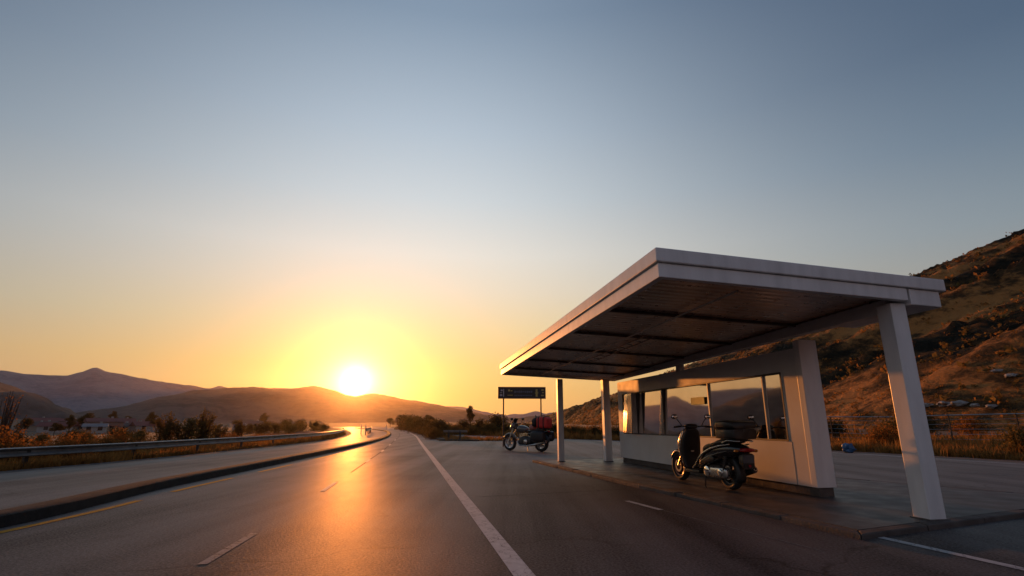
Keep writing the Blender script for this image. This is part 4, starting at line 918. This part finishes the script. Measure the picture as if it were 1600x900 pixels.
rr = random.Random(78); mb = MB()
for _ in range(6500):
    y = 25 + 330 * rr.random() ** 1.8; ft = hill_foot(y); x = lerp(ft + .3, 146, rr.random() ** 1.5); z = hill_z(x, y, ft); s = rr.uniform(.2, .45) * (1 + .0025 * y)
    leaves(mb, [(x + rr.gauss(0, s * .6), y + rr.gauss(0, s * .6), z + abs(rr.gauss(0, s * .3)) - .05) for _ in range(6)], s, rr, .9)
tag(mb.build('dry_grass', mat['grass'], fix=False), 'dry tussock grass covering the slopes of the big hill', 'grass', kind='stuff')
# scrub dotted over the hillside, too dense to count
rr = random.Random(77); mb = MB(); k = 0
while k < 3400:
    y = 25 + 420 * rr.random() ** 1.7; ft = hill_foot(y); x = lerp(ft + .5, 148, rr.random() ** 1.3)
    if noise.noise((x * .05, y * .035, 3)) + .6 * noise.noise((x * .2, y * .12, 8)) < rr.uniform(-.1, .55): k += .15; continue
    k += 1; z = hill_z(x, y, ft); s = rr.uniform(.25, .75) * (1 + .0022 * y)
    leaves(mb, [(x + rr.gauss(0, s * .55), y + rr.gauss(0, s * .55), z + abs(rr.gauss(0, s * .4)) - .05) for _ in range(9)], s * .8, rr, .6)
tag(mb.build('scrub', mat['leaf_olive'], fix=False), 'low scrub and tussocks dotted over the big hill', 'scrub', kind='stuff')


# ------------------------------------------------------------------ haze
hz, nt, b = newmat('haze'); nt.nodes.remove(b)
pv = N(nt, 'ShaderNodeVolumePrincipled'); pv.inputs['Density'].default_value = 3.2e-5; pv.inputs['Anisotropy'].default_value = .9
pv.inputs['Color'].default_value = (.93, .86, .82, 1); nt.links.new(pv.outputs[0], nt.nodes['Material Output'].inputs['Volume'])
tag(MB().box((0, 0, 165), (7600, 7600, 344)).build('haze', hz), 'thin warm haze hanging in the valley air', 'haze', kind='stuff')

# ------------------------------------------------------------------ sky and sun
w = bpy.data.worlds.new('World'); sc.world = w; w.use_nodes = True; nt = w.node_tree
bg = nt.nodes['Background']
sky = N(nt, 'ShaderNodeTexSky', sky_type='NISHITA'); sky.sun_disc = False; sky.sun_elevation = SUN_EL; sky.sun_rotation = SUN_AZ
sky.air_density = 1.0; sky.dust_density = .6; sky.ozone_density = 2.0
tc = N(nt, 'ShaderNodeTexCoord'); nrm = N(nt, 'ShaderNodeVectorMath', operation='NORMALIZE'); nt.links.new(tc.outputs['Generated'], nrm.inputs[0])
sep = N(nt, 'ShaderNodeSeparateXYZ'); nt.links.new(nrm.outputs[0], sep.inputs[0])
el = math_(nt, 'DIVIDE', math_(nt, 'MULTIPLY', math_(nt, 'ARCSINE', sep.outputs[2]), 180 / math.pi), 90)
def srgb(*c): return tuple((x / 255 / 12.92) if x / 255 <= .04045 else ((x / 255 + .055) / 1.055) ** 2.4 for x in c)
SUNSIDE = [(0, (240, 170, 100)), (3, (246, 190, 105)), (6, (248, 205, 125)), (10, (244, 218, 165)), (14, (241, 226, 200)), (18, (236, 231, 220)), (24, (210, 218, 222)), (31, (184, 198, 211)), (42, (136, 155, 176)), (60, (100, 120, 150)), (90, (70, 90, 125))]
AWAY = [(0, (168, 138, 118)), (6, (172, 148, 124)), (10, (150, 150, 146)), (16, (124, 140, 152)), (23, (96, 117, 138)), (31, (72, 93, 118)), (42, (62, 82, 109)), (90, (60, 80, 110))]
ANTI = [(0, (150, 128, 128)), (10, (168, 152, 154)), (25, (134, 140, 155)), (45, (86, 106, 136)), (90, (60, 80, 110))]
def elramp(st): return ramp(nt, el, [(e / 90, srgb(*c)) for e, c in st])
hx = N(nt, 'ShaderNodeCombineXYZ'); nt.links.new(sep.outputs[0], hx.inputs[0]); nt.links.new(sep.outputs[1], hx.inputs[1])
hn = N(nt, 'ShaderNodeVectorMath', operation='NORMALIZE'); nt.links.new(hx.outputs[0], hn.inputs[0])
hd = N(nt, 'ShaderNodeVectorMath', operation='DOT_PRODUCT'); nt.links.new(hn.outputs[0], hd.inputs[0]); hd.inputs[1].default_value = (math.sin(R(-10)), math.cos(R(-10)), 0)
azd = math_(nt, 'MULTIPLY', math_(nt, 'ARCCOSINE', math_(nt, 'MINIMUM', hd.outputs['Value'], .999999)), 180 / math.pi)
def smooth(v, lo, hi):
    n = N(nt, 'ShaderNodeMapRange', interpolation_type='SMOOTHSTEP'); n.inputs['From Min'].default_value = lo; n.inputs['From Max'].default_value = hi
    nt.links.new(v, n.inputs['Value']); return n.outputs['Result']
fall = math_(nt, 'SUBTRACT', 1, math_(nt, 'EXPONENT', math_(nt, 'MULTIPLY', math_(nt, 'POWER', math_(nt, 'DIVIDE', azd, 36), 2), -1)))
grad = mixc(nt, fall, elramp(SUNSIDE), elramp(AWAY))
grad = mixc(nt, smooth(azd, 80, 140), grad, elramp(ANTI))
sd = N(nt, 'ShaderNodeVectorMath', operation='DOT_PRODUCT'); nt.links.new(nrm.outputs[0], sd.inputs[0]); sd.inputs[1].default_value = tuple(SUN)
th = math_(nt, 'MULTIPLY', math_(nt, 'ARCCOSINE', math_(nt, 'MINIMUM', sd.outputs['Value'], .9999999)), 180 / math.pi)
def lobe(width, power, col, amp):
    e = math_(nt, 'MULTIPLY', math_(nt, 'POWER', math_(nt, 'DIVIDE', th, width), power), -1)
    k = math_(nt, 'MULTIPLY', math_(nt, 'EXPONENT', e), amp)
    n = N(nt, 'ShaderNodeVectorMath', operation='SCALE'); n.inputs[0].default_value = col; nt.links.new(k, n.inputs['Scale']); return n.outputs[0]
def addv(a, b):
    n = N(nt, 'ShaderNodeVectorMath', operation='ADD'); nt.links.new(a, n.inputs[0]); nt.links.new(b, n.inputs[1]); return n.outputs[0]
glow = addv(addv(lobe(.85, 1.05, (1, .78, .42), 8), lobe(2.3, 1.1, (1, .78, .36), .34)), lobe(10, 1.5, (1, .60, .16), .07))
ns = N(nt, 'ShaderNodeVectorMath', operation='SCALE'); nt.links.new(sky.outputs[0], ns.inputs[0]); ns.inputs['Scale'].default_value = .006
gs = N(nt, 'ShaderNodeVectorMath', operation='SCALE'); nt.links.new(grad, gs.inputs[0]); gs.inputs['Scale'].default_value = .95
tot = addv(addv(gs.outputs[0], glow), ns.outputs[0])
t10 = N(nt, 'ShaderNodeVectorMath', operation='SCALE'); nt.links.new(tot, t10.inputs[0]); t10.inputs['Scale'].default_value = 10
nt.links.new(t10.outputs[0], bg.inputs['Color']); bg.inputs['Strength'].default_value = .1
sl = bpy.data.lights.new('sun', 'SUN'); sl.energy = 3.8; sl.color = (1, .315, .06); sl.angle = R(.5)
so = bpy.data.objects.new('sun', sl); COL.objects.link(so); so.rotation_euler = SUN.to_track_quat('Z', 'Y').to_euler(); so.location = (0, 0, 100)

# ------------------------------------------------------------------ camera and render settings
cam = bpy.data.cameras.new('camera'); co = bpy.data.objects.new('camera', cam); COL.objects.link(co); sc.camera = co
cam.sensor_width = 36; cam.lens = 816 / 1600 * 36; cam.clip_start = .05; cam.clip_end = 20000
co.location = (0, 0, CAMZ); co.rotation_euler = (math.pi / 2 + PITCH, 0, 0)
sc.view_settings.view_transform = 'Standard'; sc.view_settings.look = 'None'; sc.view_settings.exposure = 0; sc.view_settings.gamma = 1
cy = sc.cycles
cy.use_denoising = True
try: cy.denoiser = 'OPENIMAGEDENOISE'
except Exception: pass
cy.max_bounces = 6; cy.diffuse_bounces = 3; cy.glossy_bounces = 4; cy.transmission_bounces = 4; cy.volume_bounces = 0; cy.transparent_max_bounces = 8
cy.sample_clamp_indirect = 6; cy.caustics_reflective = False; cy.caustics_refractive = False
